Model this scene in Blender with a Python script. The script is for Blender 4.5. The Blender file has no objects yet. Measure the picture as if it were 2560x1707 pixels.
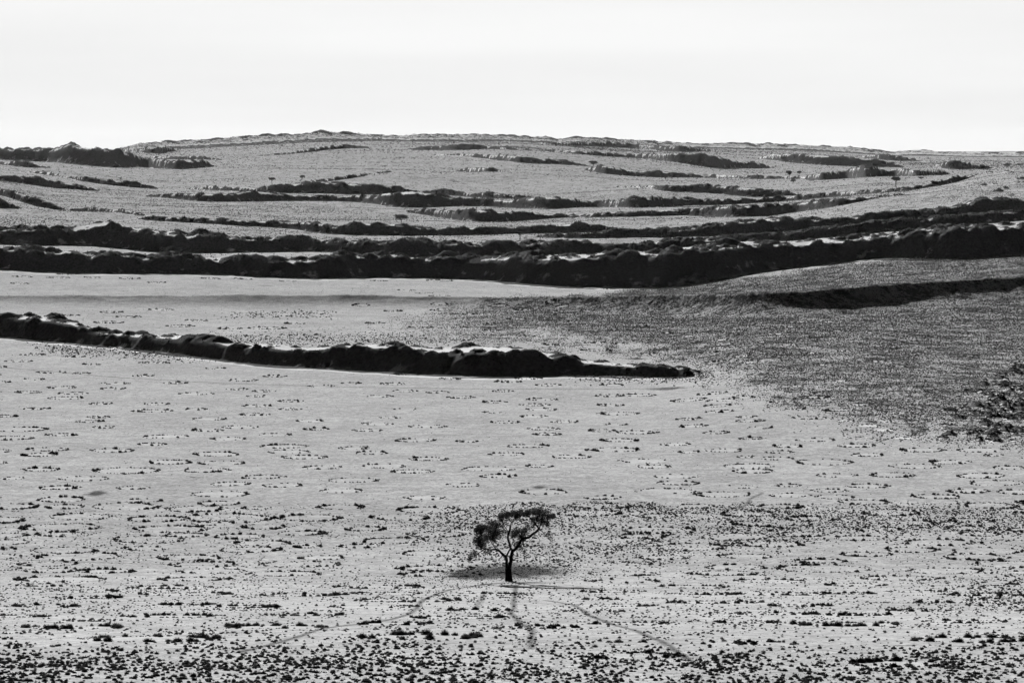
import bpy, math, random
import numpy as np

rng = np.random.default_rng(11)
random.seed(11)
sc = bpy.context.scene
C = sc.collection

# ------------------------------------------------------------------ camera, sky, sun, exposure
F, CX, CY, HORIZON = 9000.0, 1280.0, 853.5, 360.0      # focal length and centre in photograph pixels
PITCH = math.atan((CY - HORIZON) / F)
cam = bpy.data.cameras.new("camera")
cam.sensor_width = 36.0
cam.lens = F / 2560 * 36.0
cam.clip_start, cam.clip_end = 0.5, 60000
camo = bpy.data.objects.new("camera", cam)
camo.location = (0, 0, 0)
camo.rotation_euler = (math.pi / 2 - PITCH, 0, 0)
C.objects.link(camo)
sc.camera = camo

SUN_EL, SUN_AZ = math.radians(18), math.radians(-14)   # azimuth from +Y, negative = left
sun = bpy.data.lights.new("sun", "SUN")
sun.energy, sun.angle, sun.color = 5.0, math.radians(0.53), (1, 1, 1)
suno = bpy.data.objects.new("sun", sun)
suno.rotation_euler = (-(math.pi / 2 - SUN_EL), 0, -SUN_AZ)
C.objects.link(suno)

w = bpy.data.worlds.new("World")
sc.world = w
w.use_nodes = True
nt = w.node_tree
nt.nodes.clear()
sky = nt.nodes.new("ShaderNodeTexSky")
sky.sky_type = 'NISHITA'
sky.sun_disc = False
sky.sun_elevation = SUN_EL
sky.sun_rotation = SUN_AZ
sky.dust_density = 1.5
sep = nt.nodes.new("ShaderNodeSeparateColor")          # black-and-white film behind a red filter: only the red of the sky
veil = nt.nodes.new("ShaderNodeMath"); veil.operation = 'SMOOTH_MIN'
veil.inputs[1].default_value = 6.8; veil.inputs[2].default_value = 1.6   # thin high haze evens out the glare
tc = nt.nodes.new("ShaderNodeTexCoord")
mp = nt.nodes.new("ShaderNodeMapping"); mp.inputs["Scale"].default_value = (1.5, 1.5, 22)
cz = nt.nodes.new("ShaderNodeTexNoise"); cz.inputs["Scale"].default_value = 2.2; cz.inputs["Detail"].default_value = 4
cr = nt.nodes.new("ShaderNodeMapRange")
cr.inputs["From Min"].default_value = .3; cr.inputs["From Max"].default_value = .7
cr.inputs["To Min"].default_value = .93; cr.inputs["To Max"].default_value = 1.035
mul = nt.nodes.new("ShaderNodeMath"); mul.operation = 'MULTIPLY'
bg = nt.nodes.new("ShaderNodeBackground"); bg.inputs["Strength"].default_value = 0.05
wo = nt.nodes.new("ShaderNodeOutputWorld")
L = nt.links.new
gam = nt.nodes.new("ShaderNodeMath"); gam.operation = 'POWER'; gam.inputs[1].default_value = 2.6    # hard film contrast
nrm = nt.nodes.new("ShaderNodeMath"); nrm.operation = 'DIVIDE'; nrm.inputs[1].default_value = 12.0
amp = nt.nodes.new("ShaderNodeMath"); amp.operation = 'MULTIPLY'; amp.inputs[1].default_value = 8.0
L(sky.outputs[0], sep.inputs[0]); L(sep.outputs[0], nrm.inputs[0]); L(nrm.outputs[0], gam.inputs[0]); L(gam.outputs[0], amp.inputs[0])
L(amp.outputs[0], veil.inputs[0])
L(tc.outputs["Generated"], mp.inputs[0]); L(mp.outputs[0], cz.inputs[0]); L(cz.outputs[0], cr.inputs[0])
L(veil.outputs[0], mul.inputs[0]); L(cr.outputs[0], mul.inputs[1])
L(mul.outputs[0], bg.inputs[0]); L(bg.outputs[0], wo.inputs[0])

sc.view_settings.view_transform = 'Standard'
sc.view_settings.look = 'None'
sc.view_settings.gamma = 1
sc.view_settings.exposure = 1.42
sc.render.engine = 'CYCLES'
sc.cycles.max_bounces = 4
sc.cycles.diffuse_bounces = 0
sc.cycles.volume_bounces = 0
sc.cycles.use_denoising = True
sc.cycles.denoiser = 'OPENIMAGEDENOISE'
sc.cycles.denoising_input_passes = 'RGB_ALBEDO_NORMAL'
sc.cycles.denoising_prefilter = 'ACCURATE'
sc.cycles.use_light_tree = False

# ------------------------------------------------------------------ helpers
def tag(o, label, cat=None, group=None, kind=None):
    o["label"] = label
    if cat: o["category"] = cat
    if group: o["group"] = group
    if kind: o["kind"] = kind
    return o

def sstep(a, b, v):
    t = np.clip((v - a) / (b - a), 0, 1)
    return t * t * (3 - 2 * t)

def _hash(ix, iy, seed):
    h = (ix.astype(np.int64) * 374761393 + iy.astype(np.int64) * 668265263 + seed * 974711) & 0x7fffffff
    h = ((h ^ (h >> 13)) * 1274126177) & 0x7fffffff
    return ((h ^ (h >> 16)) & 0xffff) / 65535.0

def vnoise(x, y, seed=0):
    """smooth value noise in -1..1"""
    ix, iy = np.floor(x), np.floor(y)
    fx, fy = x - ix, y - iy
    fx = fx * fx * fx * (fx * (fx * 6 - 15) + 10); fy = fy * fy * fy * (fy * (fy * 6 - 15) + 10)
    a, b = _hash(ix, iy, seed), _hash(ix + 1, iy, seed)
    c, d = _hash(ix, iy + 1, seed), _hash(ix + 1, iy + 1, seed)
    return (a + (b - a) * fx + (c - a) * fy + (a - b - c + d) * fx * fy) * 2 - 1

def fbm(x, y, seed=0, n=3):
    s, a = 0, 1.0
    for k in range(n):
        s = s + a * vnoise(x * 2 ** k + 17.3 * k, y * 2 ** k - 9.1 * k, seed + k); a *= .5
    return s / (2 - 2 ** (1 - n))

def tan_row(y):
    """slope (z per metre forward) of the line of sight through picture row y"""
    b = -(np.asarray(y, float) - CY) / F
    return (-math.sin(PITCH) + b * math.cos(PITCH)) / (math.cos(PITCH) + b * math.sin(PITCH))

def tan_col(x, y):
    b = -(np.asarray(y, float) - CY) / F
    return ((np.asarray(x, float) - CX) / F) / (math.cos(PITCH) + b * math.sin(PITCH))

def project(X, Y, Z):
    fw = Y * math.cos(PITCH) - Z * math.sin(PITCH)
    up = Y * math.sin(PITCH) + Z * math.cos(PITCH)
    return CX + F * X / fw, CY - F * up / fw

def tri_mesh(name, V, T, mat, smooth=False, parent=None, link=True):
    me = bpy.data.meshes.new(name)
    V = np.ascontiguousarray(V, np.float32); T = np.ascontiguousarray(T, np.int32)
    me.vertices.add(len(V)); me.vertices.foreach_set("co", V.ravel())
    me.loops.add(T.size); me.loops.foreach_set("vertex_index", T.ravel())
    k = T.shape[1]
    me.polygons.add(len(T))
    me.polygons.foreach_set("loop_start", np.arange(0, T.size, k, dtype=np.int32))
    me.polygons.foreach_set("loop_total", np.full(len(T), k, np.int32))
    if smooth: me.polygons.foreach_set("use_smooth", np.ones(len(T), bool))
    me.update(calc_edges=True)
    me.materials.append(mat)
    if not link: return me
    o = bpy.data.objects.new(name, me); C.objects.link(o)
    if parent: o.parent = parent
    return o

def new_mat(name):
    m = bpy.data.materials.new(name); m.use_nodes = True
    m.node_tree.nodes.clear()
    return m, m.node_tree.nodes, m.node_tree.links.new

def grey_mat(name, lo, hi, scale, rough=.95, trans=0.0):
    m, n, l = new_mat(name)
    out = n.new("ShaderNodeOutputMaterial")
    g = n.new("ShaderNodeNewGeometry")
    t = n.new("ShaderNodeTexNoise"); t.inputs["Scale"].default_value = scale; t.inputs["Detail"].default_value = 3
    r = n.new("ShaderNodeMapRange")
    r.inputs["From Min"].default_value = .3; r.inputs["From Max"].default_value = .7
    r.inputs["To Min"].default_value = lo; r.inputs["To Max"].default_value = hi
    d = n.new("ShaderNodeBsdfDiffuse"); d.inputs["Roughness"].default_value = 0
    l(g.outputs["Position"], t.inputs["Vector"]); l(t.outputs[0], r.inputs[0]); l(r.outputs[0], d.inputs["Color"])
    if trans:
        tr = n.new("ShaderNodeBsdfTranslucent"); l(r.outputs[0], tr.inputs["Color"])
        mx = n.new("ShaderNodeMixShader"); mx.inputs[0].default_value = trans
        l(d.outputs[0], mx.inputs[1]); l(tr.outputs[0], mx.inputs[2]); l(mx.outputs[0], out.inputs[0])
    else:
        l(d.outputs[0], out.inputs[0])
    return m

M_bark = grey_mat("bark", .03, .09, 6)
M_leaf = grey_mat("acacia_leaves", .035, .07, 3, trans=.15)
M_tuft = grey_mat("grass_tuft", .03, .09, 2.5, trans=.16)
M_scrub = grey_mat("dune_scrub", .025, .06, .8, trans=.06)
M_dead = grey_mat("dead_wood", .04, .10, 9)

# ------------------------------------------------------------------ the land: a height field over the whole valley
# profile of the valley floor: (metres from the camera, picture row) at a few picture columns
NEAR = [(165, 1707), (205, 1590), (245, 1540), (292, 1500), (350, 1450), (375, 1400), (398, 1350), (420, 1302),
        (455, 1228), (485, 1177)]
PL = [(540, 1096), (628, 1001), (688, 951), (790, 880)]
NET = {
    0:    NEAR + PL + [(895, 820), (985, 776), (1055, 738), (1115, 704), (1180, 673), (1300, 642), (1430, 611), (1650, 562), (1850, 528),
                       (2000, 505), (2060, 488), (2300, 470), (2600, 452), (2850, 429), (3300, 411), (3600, 400), (4000, 386), (4600, 396), (6000, 400), (9200, 385)],
    150:  NEAR + PL + [(897, 820), (987, 776), (1060, 738), (1120, 704), (1180, 679), (1430, 614), (1650, 567), (1850, 533), (2060, 526), (2300, 497),
                       (2600, 468), (2850, 441), (3300, 420), (3600, 406), (4000, 388), (4500, 384), (5200, 390), (9200, 385)],
    420:  NEAR + PL + [(900, 820), (990, 776), (1070, 738), (1130, 704), (1180, 683), (1430, 633), (1600, 585), (1780, 553), (2050, 522), (2450, 493),
                       (2650, 480), (2850, 473), (3200, 446), (3650, 421), (4200, 397), (4700, 380), (5400, 369), (5900, 376), (7000, 385), (9200, 385)],
    800:  NEAR + PL + [(900, 820), (1000, 778), (1080, 740), (1135, 714), (1180, 697), (1430, 628), (1720, 580), (2000, 543), (2420, 503), (2650, 482),
                       (2950, 456), (3600, 422), (4500, 377), (5000, 364), (5500, 349), (5900, 353), (7000, 372), (9200, 382)],
    1280: NEAR + PL + [(900, 820), (1000, 778), (1090, 742), (1140, 720), (1180, 705), (1430, 640), (1700, 584), (2000, 552), (2300, 518), (2600, 496),
                       (3000, 462), (3450, 430), (4000, 404), (4500, 376), (5300, 356), (5700, 351), (6100, 355), (7000, 372), (9200, 382)],
    1650: NEAR + PL + [(900, 822), (985, 780), (1065, 746), (1120, 728), (1180, 716), (1430, 632), (1650, 594), (2000, 540), (2300, 515), (2650, 478),
                       (3100, 458), (3600, 444), (4500, 401), (5300, 378), (6000, 364), (6400, 368), (7200, 380), (9200, 382)],
    1920: NEAR + [(540, 1092), (612, 1000), (675, 940), (755, 880), (850, 825), (955, 780), (1065, 738), (1120, 702), (1180, 673), (1430, 605), (1650, 581), (2000, 539),
                  (2300, 505), (2650, 490), (3100, 468), (3600, 448), (4500, 419), (5000, 397), (5500, 383), (6100, 370), (6500, 374), (7300, 382), (9200, 380)],
    2250: NEAR + [(532, 1098), (600, 1015), (690, 930), (790, 860), (890, 805), (970, 762), (1060, 716), (1120, 676), (1180, 643), (1430, 577), (1650, 550), (2000, 490),
                  (2300, 477), (2700, 460), (3100, 448), (3600, 438), (4300, 427), (5000, 417), (5600, 402), (6300, 384), (6700, 387), (7500, 384), (9200, 379)],
    2560: NEAR + [(520, 1110), (600, 1020), (700, 930), (800, 860), (900, 800), (980, 748), (1050, 697), (1110, 660), (1180, 633), (1430, 552), (1650, 527), (2000, 462),
                  (2330, 427), (2480, 415), (2600, 420), (2900, 436), (3500, 441), (4500, 426), (5000, 416), (5600, 401), (6300, 390), (7000, 388), (8000, 381), (9200, 377)],
}
LAT = np.linspace(math.log(2.0), math.log(9200.0), 900)
_near_d = [2, 6, 15, 35, 70, 115]
_near_z = [-1.75, -2.6, -6.0, -12.5, -18.8, -22.6]
cols = sorted(NET)
prof = []
for c in cols:
    dd = np.array(_near_d + [p[0] for p in NET[c]], float)
    zz = np.array(_near_z + [float(p[0] * tan_row(p[1])) for p in NET[c]])
    z = np.interp(LAT, np.log(dd), zz)
    k = np.exp(-.5 * (np.arange(-14, 15) / 4.5) ** 2); k /= k.sum()
    zp = np.pad(z, 14, mode='edge')
    prof.append(np.convolve(zp, k, 'valid'))
prof = np.array(prof)

# grid: columns are lines of sight, rows are rings of growing distance
XF = np.arange(-330, 2890.1, 2.6)                       # fine columns (picture pixels at the horizon)
th_f = np.arctan((XF - CX) / F)
out = np.concatenate([np.linspace(.012, .3, 14), np.linspace(.38, math.pi, 22)])
th_r = th_f[-1] + out * (math.pi - th_f[-1]) / math.pi
th_l = th_f[0] - out * (math.pi + th_f[0]) / math.pi
TH = np.concatenate([th_l[::-1][1:], th_f, th_r])
NL = len(th_l) - 1
XC = np.clip(CX + F * np.tan(np.clip(TH, th_f[0], th_f[-1])), XF[0], XF[-1])
def geo(a, b, r): return np.exp(np.arange(math.log(a), math.log(b), r))
RR = np.concatenate([geo(2, 150, .07), geo(150, 700, .0021), geo(700, 2600, .00125), geo(2600, 6900, .0018), geo(6900, 9100, .02)])
cosT = np.cos(np.clip(TH, th_f[0], th_f[-1]))
YY = RR[:, None] * cosT[None, :]                        # forward depth of every vertex
GX = RR[:, None] * np.sin(TH)[None, :]
GY = RR[:, None] * np.cos(TH)[None, :]

# lateral blend of the profiles
xs_ext = np.clip(XC, cols[0], cols[-1])
ci = np.clip(np.searchsorted(cols, xs_ext, side='right') - 1, 0, len(cols) - 2)
ca = np.array(cols, float)
ft = (xs_ext - ca[ci]) / (ca[ci + 1] - ca[ci])
ft = ft * .5 + .5 * ft * ft * (3 - 2 * ft)
colprof = prof[ci] * (1 - ft)[:, None] + prof[ci + 1] * ft[:, None]      # (ncol, nLAT)
Z = np.empty_like(YY)
for j in range(len(TH)):
    Z[:, j] = np.interp(np.log(YY[:, j]), LAT, colprof[j])
# gentle swells of the sand
far = sstep(1150, 1900, YY)
Z += far * (3.6 * fbm(GX / 170, GY / 300, 3, 2) * np.clip(YY / 2600, .3, 1.5) * (.12 + .88 * sstep(5000, 4200, YY)) + .8 * vnoise(GX / 70, GY / 110, 9))
Z += (1 - far) * sstep(220, 420, YY) * .16 * fbm(GX / 40, GY / 70, 5)
ZB = Z.copy()
TB = ZB / YY

def col_of(x):
    return NL + int(np.clip(round((x - XF[0]) / 2.6), 0, len(XF) - 1))

def depth_on(T, j, y):
    t = float(tan_row(y))
    hit = np.nonzero(T[30:, j] >= t)[0]
    i = 30 + (hit[0] if len(hit) else len(RR) - 31)
    t0, t1 = T[i - 1, j], T[i, j]
    f = np.clip((t - t0) / (t1 - t0 + 1e-12), 0, 1)
    return YY[i - 1, j] + (YY[i, j] - YY[i - 1, j]) * f

# ------------------------------------------------------------------ dune ridges: crest line and foot line of each, in picture pixels
RID = []
def ridge(crest, foot, cap=.24, face=.66, mounds=1.0, foot_r=.25, rough=1.0, back=4.5, concave=0, cw=None, bare=None, tilt=.06, yc=None, veg_shade=.95):
    RID.append(dict(c=crest, f=foot, cap=cap, face=face, mounds=mounds, foot_r=foot_r, rough=rough, back=back, concave=concave, cw=cw, bare=bare, tilt=tilt, yc=yc, veg_shade=veg_shade))
# A: short front dune with the bare sand top
ridge([(-330,770),(0,791),(44,793),(121,793),(175,801),(219,815),(256,821),(311,826),(366,830),(410,837),(468,839),(530,845),(585,857),(680,857),
       (768,866),(850,864),(923,859),(967,857),(1033,863),(1106,864),(1161,862),(1238,864),(1307,867),(1340,873),(1369,883),(1413,892),(1450,901),
       (1501,905),(1581,912),(1647,915),(1710,920),(1744,929),(1773,936)],
      [(-330,820),(0,839),(73,848),(146,852),(234,863),(311,870),(384,876),(439,881),(490,896),(548,905),(643,907),(676,916),(768,919),(850,920),(941,927),
       (1033,932),(1142,938),(1234,940),(1344,940),(1398,936),(1471,932),(1545,938),(1618,943),(1710,941),(1744,943),(1773,937)], cap=.36, mounds=1.7, rough=1.1, bare=(560,1385), tilt=.02)
# B: the long black front ridge
ridge([(-330,612),(0,622),(47,624),(110,627),(183,633),(219,638),(274,635),(366,638),(439,638),(530,640),(622,645),(695,650),(749,651),(804,646),(860,642),
       (905,642),(960,639),(1033,645),(1106,642),(1197,640),(1281,638),(1344,636),(1417,633),(1472,634),(1545,631),(1610,627),(1654,624),(1710,620),
       (1773,616),(1875,609),(1956,603),(2011,601),(2066,594),(2139,587),(2212,588),(2322,572),(2395,565),(2468,569),(2560,561),(2890,540)],
      [(-330,664),(0,673),(110,678),(219,682),(329,684),(475,683),(585,688),(695,693),(804,697),(887,691),(960,690),(1033,697),(1106,692),(1179,695),(1230,704),
       (1289,706),(1362,713),(1435,717),(1581,717),(1710,715),(1773,706),(1839,688),(1919,673),(1992,664),(2084,662),(2113,652),(2175,643),(2285,644),
       (2376,652),(2431,645),(2560,633),(2890,612)], cap=.3, mounds=2.2)
# C
ridge([(-330,565),(0,570),(22,569),(73,569),(139,566),(175,571),(197,567),(256,560),(278,556),(311,569),(344,579),(373,577),(439,578),(464,587),(512,583),
       (567,587),(603,594),(695,594),(768,598),(804,605),(850,606),(900,607),(960,606),(1000,598),(1060,600),(1095,611),(1140,608),(1200,612),(1260,606),
       (1310,605),(1398,602),(1472,602),(1508,613),(1581,609),(1654,603),(1710,598),(1773,600),(1883,589),(1992,581),(2102,565),(2175,558),(2285,552),
       (2358,545),(2468,538),(2560,527),(2890,500)],
      [(-330,604),(0,611),(110,614),(256,613),(292,614),(329,624),(366,631),(475,633),(585,630),(695,631),(768,627),(804,624),(860,634),(900,640),(1000,642),
       (1100,643),(1200,640),(1300,640),(1400,637),(1500,635),(1600,633),(1710,629),(1810,617),(1919,605),(2029,598),(2175,583),(2322,572),(2431,561),
       (2560,552),(2890,528)], cap=.3, mounds=2.2, bare=(180,470))
# D
ridge([(345,545),(388,541),(457,543),(468,546),(548,547),(622,552),(695,554),(768,556),(804,561),(841,565),(897,558),(971,561),(1025,569),(1069,572),(1135,572),
       (1197,570),(1270,570),(1325,567),(1398,563),(1442,560),(1490,567),(1545,573),(1600,576)],
      [(345,546),(366,551),(457,556),(548,561),(622,567),(717,568),(768,578),(823,587),(850,587),(996,589),(1106,589),(1197,587),(1270,584),(1398,583),(1472,581),
       (1545,580),(1600,577)])
ridge([(157,526),(234,521),(311,526),(344,534),(380,541)], [(157,527),(234,528),(311,535),(344,539),(380,543)])
# E
ridge([(1344,590),(1398,584),(1472,585),(1545,577),(1618,577),(1710,573),(1791,563),(1883,552),(1956,549),(2003,549),(2066,552),(2139,543),(2168,538),(2230,534),
       (2322,525),(2395,516),(2431,505),(2468,499),(2504,504),(2560,508),(2890,480)],
      [(1344,592),(1398,596),(1472,597),(1508,596),(1618,592),(1710,594),(1810,589),(1919,581),(2029,574),(2139,560),(2248,550),(2358,545),(2431,535),(2560,527),
       (2890,505)], mounds=2.2, cap=.35)
# F
ridge([(1018,529),(1069,524),(1142,528),(1216,530),(1289,534),(1362,536),(1428,538),(1508,534),(1581,530),(1654,527),(1710,525),(1773,521),(1897,516),(1934,516),
       (2011,508),(2066,503),(2139,496),(2230,487),(2260,484)],
      [(1018,530),(1099,541),(1142,552),(1197,556),(1270,554),(1362,547),(1435,543),(1545,543),(1654,540),(1700,537),(1810,543),(1883,543),(1974,532),(2066,521),
       (2139,508),(2230,490),(2260,485)])
# G
ridge([(366,489),(420,486),(475,483),(548,485),(592,483),(629,479),(676,486),(731,490),(804,490),(850,492),(905,490),(971,487),(1033,483),(1069,485),(1106,492),
       (1168,499),(1252,501),(1325,497),(1380,492),(1420,496),(1464,505),(1479,509),(1501,505),(1563,501),(1636,497),(1684,496),(1791,500),(1846,499),
       (1919,494),(2011,488),(2066,483),(2139,479),(2212,477),(2267,470),(2322,461),(2376,446),(2431,437),(2497,424)],
      [(366,491),(475,500),(494,506),(622,503),(731,502),(860,503),(923,506),(952,516),(1025,519),(1106,516),(1216,516),(1307,521),(1362,523),(1417,524),(1464,516),
       (1479,510),(1526,519),(1618,521),(1691,512),(1773,514),(1821,512),(1919,505),(1992,501),(2066,494),(2139,488),(2248,479),(2322,470),(2376,457),
       (2431,446),(2497,427)])
# H
ridge([(465,472),(530,466),(592,470),(629,472),(676,466),(731,464),(786,459),(850,459),(923,464),(978,470),(1007,468),(1033,475),(1055,479),(1077,475),(1113,475),
       (1161,483),(1252,486),(1325,493)],
      [(465,473),(548,477),(592,477),(640,481),(731,483),(804,482),(850,485),(923,486),(996,484),(1047,481),(1084,483),(1142,490),(1216,496),(1289,497),(1325,495)])
# I
ridge([(1534,468),(1581,465),(1636,466),(1700,467),(1744,464),(1799,466),(1864,470),(1905,475),(1974,481),(2011,488)],
      [(1534,469),(1581,468),(1618,477),(1691,479),(1802,483),(1875,494),(1919,490),(1974,489),(2011,489)])
# J, K
ridge([(1088,385),(1161,386),(1216,388),(1270,390),(1325,396),(1373,398),(1417,402),(1453,410),(1479,415)],
      [(1088,387),(1161,391),(1216,396),(1270,404),(1325,409),(1398,411),(1453,415),(1479,417)])
ridge([(1464,423),(1508,416),(1545,421),(1592,428),(1654,428),(1700,435),(1773,438),(1864,440),(1905,441),(1956,443),(2011,441),(2066,434),(2113,428),(2139,420),
       (2190,419),(2219,426),(2248,421),(2285,426),(2340,426),(2369,430)],
      [(1464,425),(1501,435),(1545,438),(1600,441),(1654,444),(1773,444),(1864,448),(1919,448),(1992,447),(2047,453),(2102,447),(2194,443),(2230,436),(2292,443),
       (2369,433)], cap=.3)
# L, M, N, O, P
ridge([(1307,373),(1398,377),(1472,379),(1545,384),(1618,386),(1700,388),(1747,387),(1791,396),(1828,403),(1883,408),(1938,418)],
      [(1307,376),(1398,381),(1472,388),(1545,393),(1636,399),(1700,407),(1773,418),(1846,420),(1938,420)])
ridge([(1897,394),(1919,387),(1974,385),(2029,388),(2102,393),(2175,400),(2230,410),(2267,418)],
      [(1897,396),(1956,404),(2029,411),(2102,415),(2175,417),(2267,419)])
ridge([(2153,392),(2175,387),(2230,390),(2285,397),(2314,403)], [(2153,394),(2194,399),(2248,403),(2314,404)])
ridge([(2314,418),(2358,407),(2402,404),(2450,411),(2486,419)], [(2314,420),(2402,424),(2486,421)])
ridge([(1307,350),(1362,357),(1435,357),(1526,358),(1581,360),(1636,366),(1700,367),(1773,374)],
      [(1307,352),(1362,362),(1435,365),(1526,368),(1599,371),(1654,378),(1720,381),(1773,377)])
# left hills
ridge([(-330,366),(0,375),(55,376),(128,373),(175,362),(219,373),(263,375),(300,381),(329,391),(370,405),(400,417)],
      [(-330,390),(0,400),(110,404),(183,410),(256,417),(307,419),(366,418),(400,419)], cap=.3, face=.4, mounds=2.2)
ridge([(335,400),(345,396),(395,400),(428,406),(475,402),(512,404),(535,412)], [(335,410),(345,417),(395,421),(431,425),(494,421),(535,416)], cap=.45)
ridge([(384,391),(439,393),(512,393),(555,399)], [(384,396),(439,399),(512,399),(555,401)])
ridge([(305,374),(366,371),(409,366),(446,370),(462,373)], [(305,380),(366,384),(402,385),(453,376),(462,374)])
ridge([(-330,430),(0,441),(55,443),(110,448),(154,457),(201,464),(249,473)], [(-330,441),(0,452),(55,459),(128,468),(201,476),(249,477)])
ridge([(55,428),(128,432),(164,441),(219,444),(292,453),(347,457),(395,471)], [(55,430),(128,437),(183,450),(256,461),(329,468),(395,473)])
ridge([(-330,440),(0,474),(55,485),(91,501),(139,514),(160,524)], [(-330,455),(0,487),(55,505),(99,519),(146,525),(160,526)], cap=.25)
ridge([(-330,470),(0,497),(37,515),(55,522)], [(-330,505),(0,521),(40,523),(55,523)])
ridge([(-330,395),(0,404),(47,404),(91,411),(125,418)], [(-330,402),(0,411),(55,419),(125,420)])
# thin lines of scrub high on the slopes
ridge([(640,390),(731,381),(804,368),(860,363),(923,368)], [(640,391),(731,386),(804,377),(860,371),(923,371)], mounds=3, cap=.5)
ridge([(1018,373),(1069,366),(1142,364),(1216,366),(1325,375)], [(1018,375),(1069,376),(1142,376),(1216,373),(1325,377)], mounds=3, cap=.5)
ridge([(1142,426),(1179,420),(1234,422),(1262,428)], [(1142,427),(1197,431),(1252,430),(1262,429)])
ridge([(725,460),(804,450),(860,442),(887,438),(930,434),(975,427)], [(725,461),(804,455),(860,450),(887,444),(930,438),(975,428)], mounds=3, cap=.5)
ridge([(735,336),(780,333),(850,336),(905,343)], [(735,340),(780,348),(850,348),(905,345)], mounds=1.5)
# skyline
ridge([(290,378),(300,371),(347,359),(420,353),(512,349),(622,339),(731,336),(804,329),(860,330),(923,335),(978,338),(1106,336),(1216,335),(1289,338),(1362,343),
       (1398,347),(1450,341),(1508,345),(1581,349),(1710,356),(1773,358),(1905,358),(2011,362),(2120,368),(2230,378),(2292,374),(2358,380),(2431,380),
       (2560,381),(2890,384)],
      [(290,379),(300,378),(347,371),(420,364),(512,358),(622,350),(731,346),(804,341),(860,342),(923,346),(978,349),(1106,348),(1216,346),(1289,350),(1362,355),
       (1398,356),(1450,354),(1508,356),(1581,360),(1710,366),(1773,367),(1905,369),(2011,372),(2120,377),(2230,382),(2292,382),(2358,386),(2431,387),
       (2560,389),(2890,392)], mounds=.9, veg_shade=.47, cap=.4, face=.5, yc=([-330,300,420,800,1280,1650,1920,2250,2560,2890],[5000,5100,5250,5400,5650,5950,6050,6250,6250,6250]))
# the long low break of slope across the plain: a soft shaded side that steepens into a dune on the right
ridge([(-330,738),(0,739),(700,738),(1100,741),(1230,742),(1420,741),(1700,737),(1846,734),(1992,730),(2102,721),(2175,714),(2285,708),(2395,702),(2504,695),(2560,691),(2890,670)],
      [(-330,788),(900,790),(1230,792),(1400,794),(1700,806),(1846,812),(1992,815),(2139,812),(2285,800),(2395,795),(2504,785),(2560,780),(2890,762)],
      mounds=.0, foot_r=.05, rough=.08, back=9, concave=6, cw=([-330,900,1230,1500,1700,1992,2285,2560],[60,60,60,54,54,66,84,76]))
# low mound at the right edge
ridge([(2290,1076),(2400,1052),(2560,1020),(2890,975)], [(2290,1078),(2380,1075),(2460,1100),(2560,1112),(2890,1120)],
      cap=.6, face=.3, mounds=0, foot_r=.6, rough=.2, back=9, concave=1.6, cw=([2290,2890],[70,90]))

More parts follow.
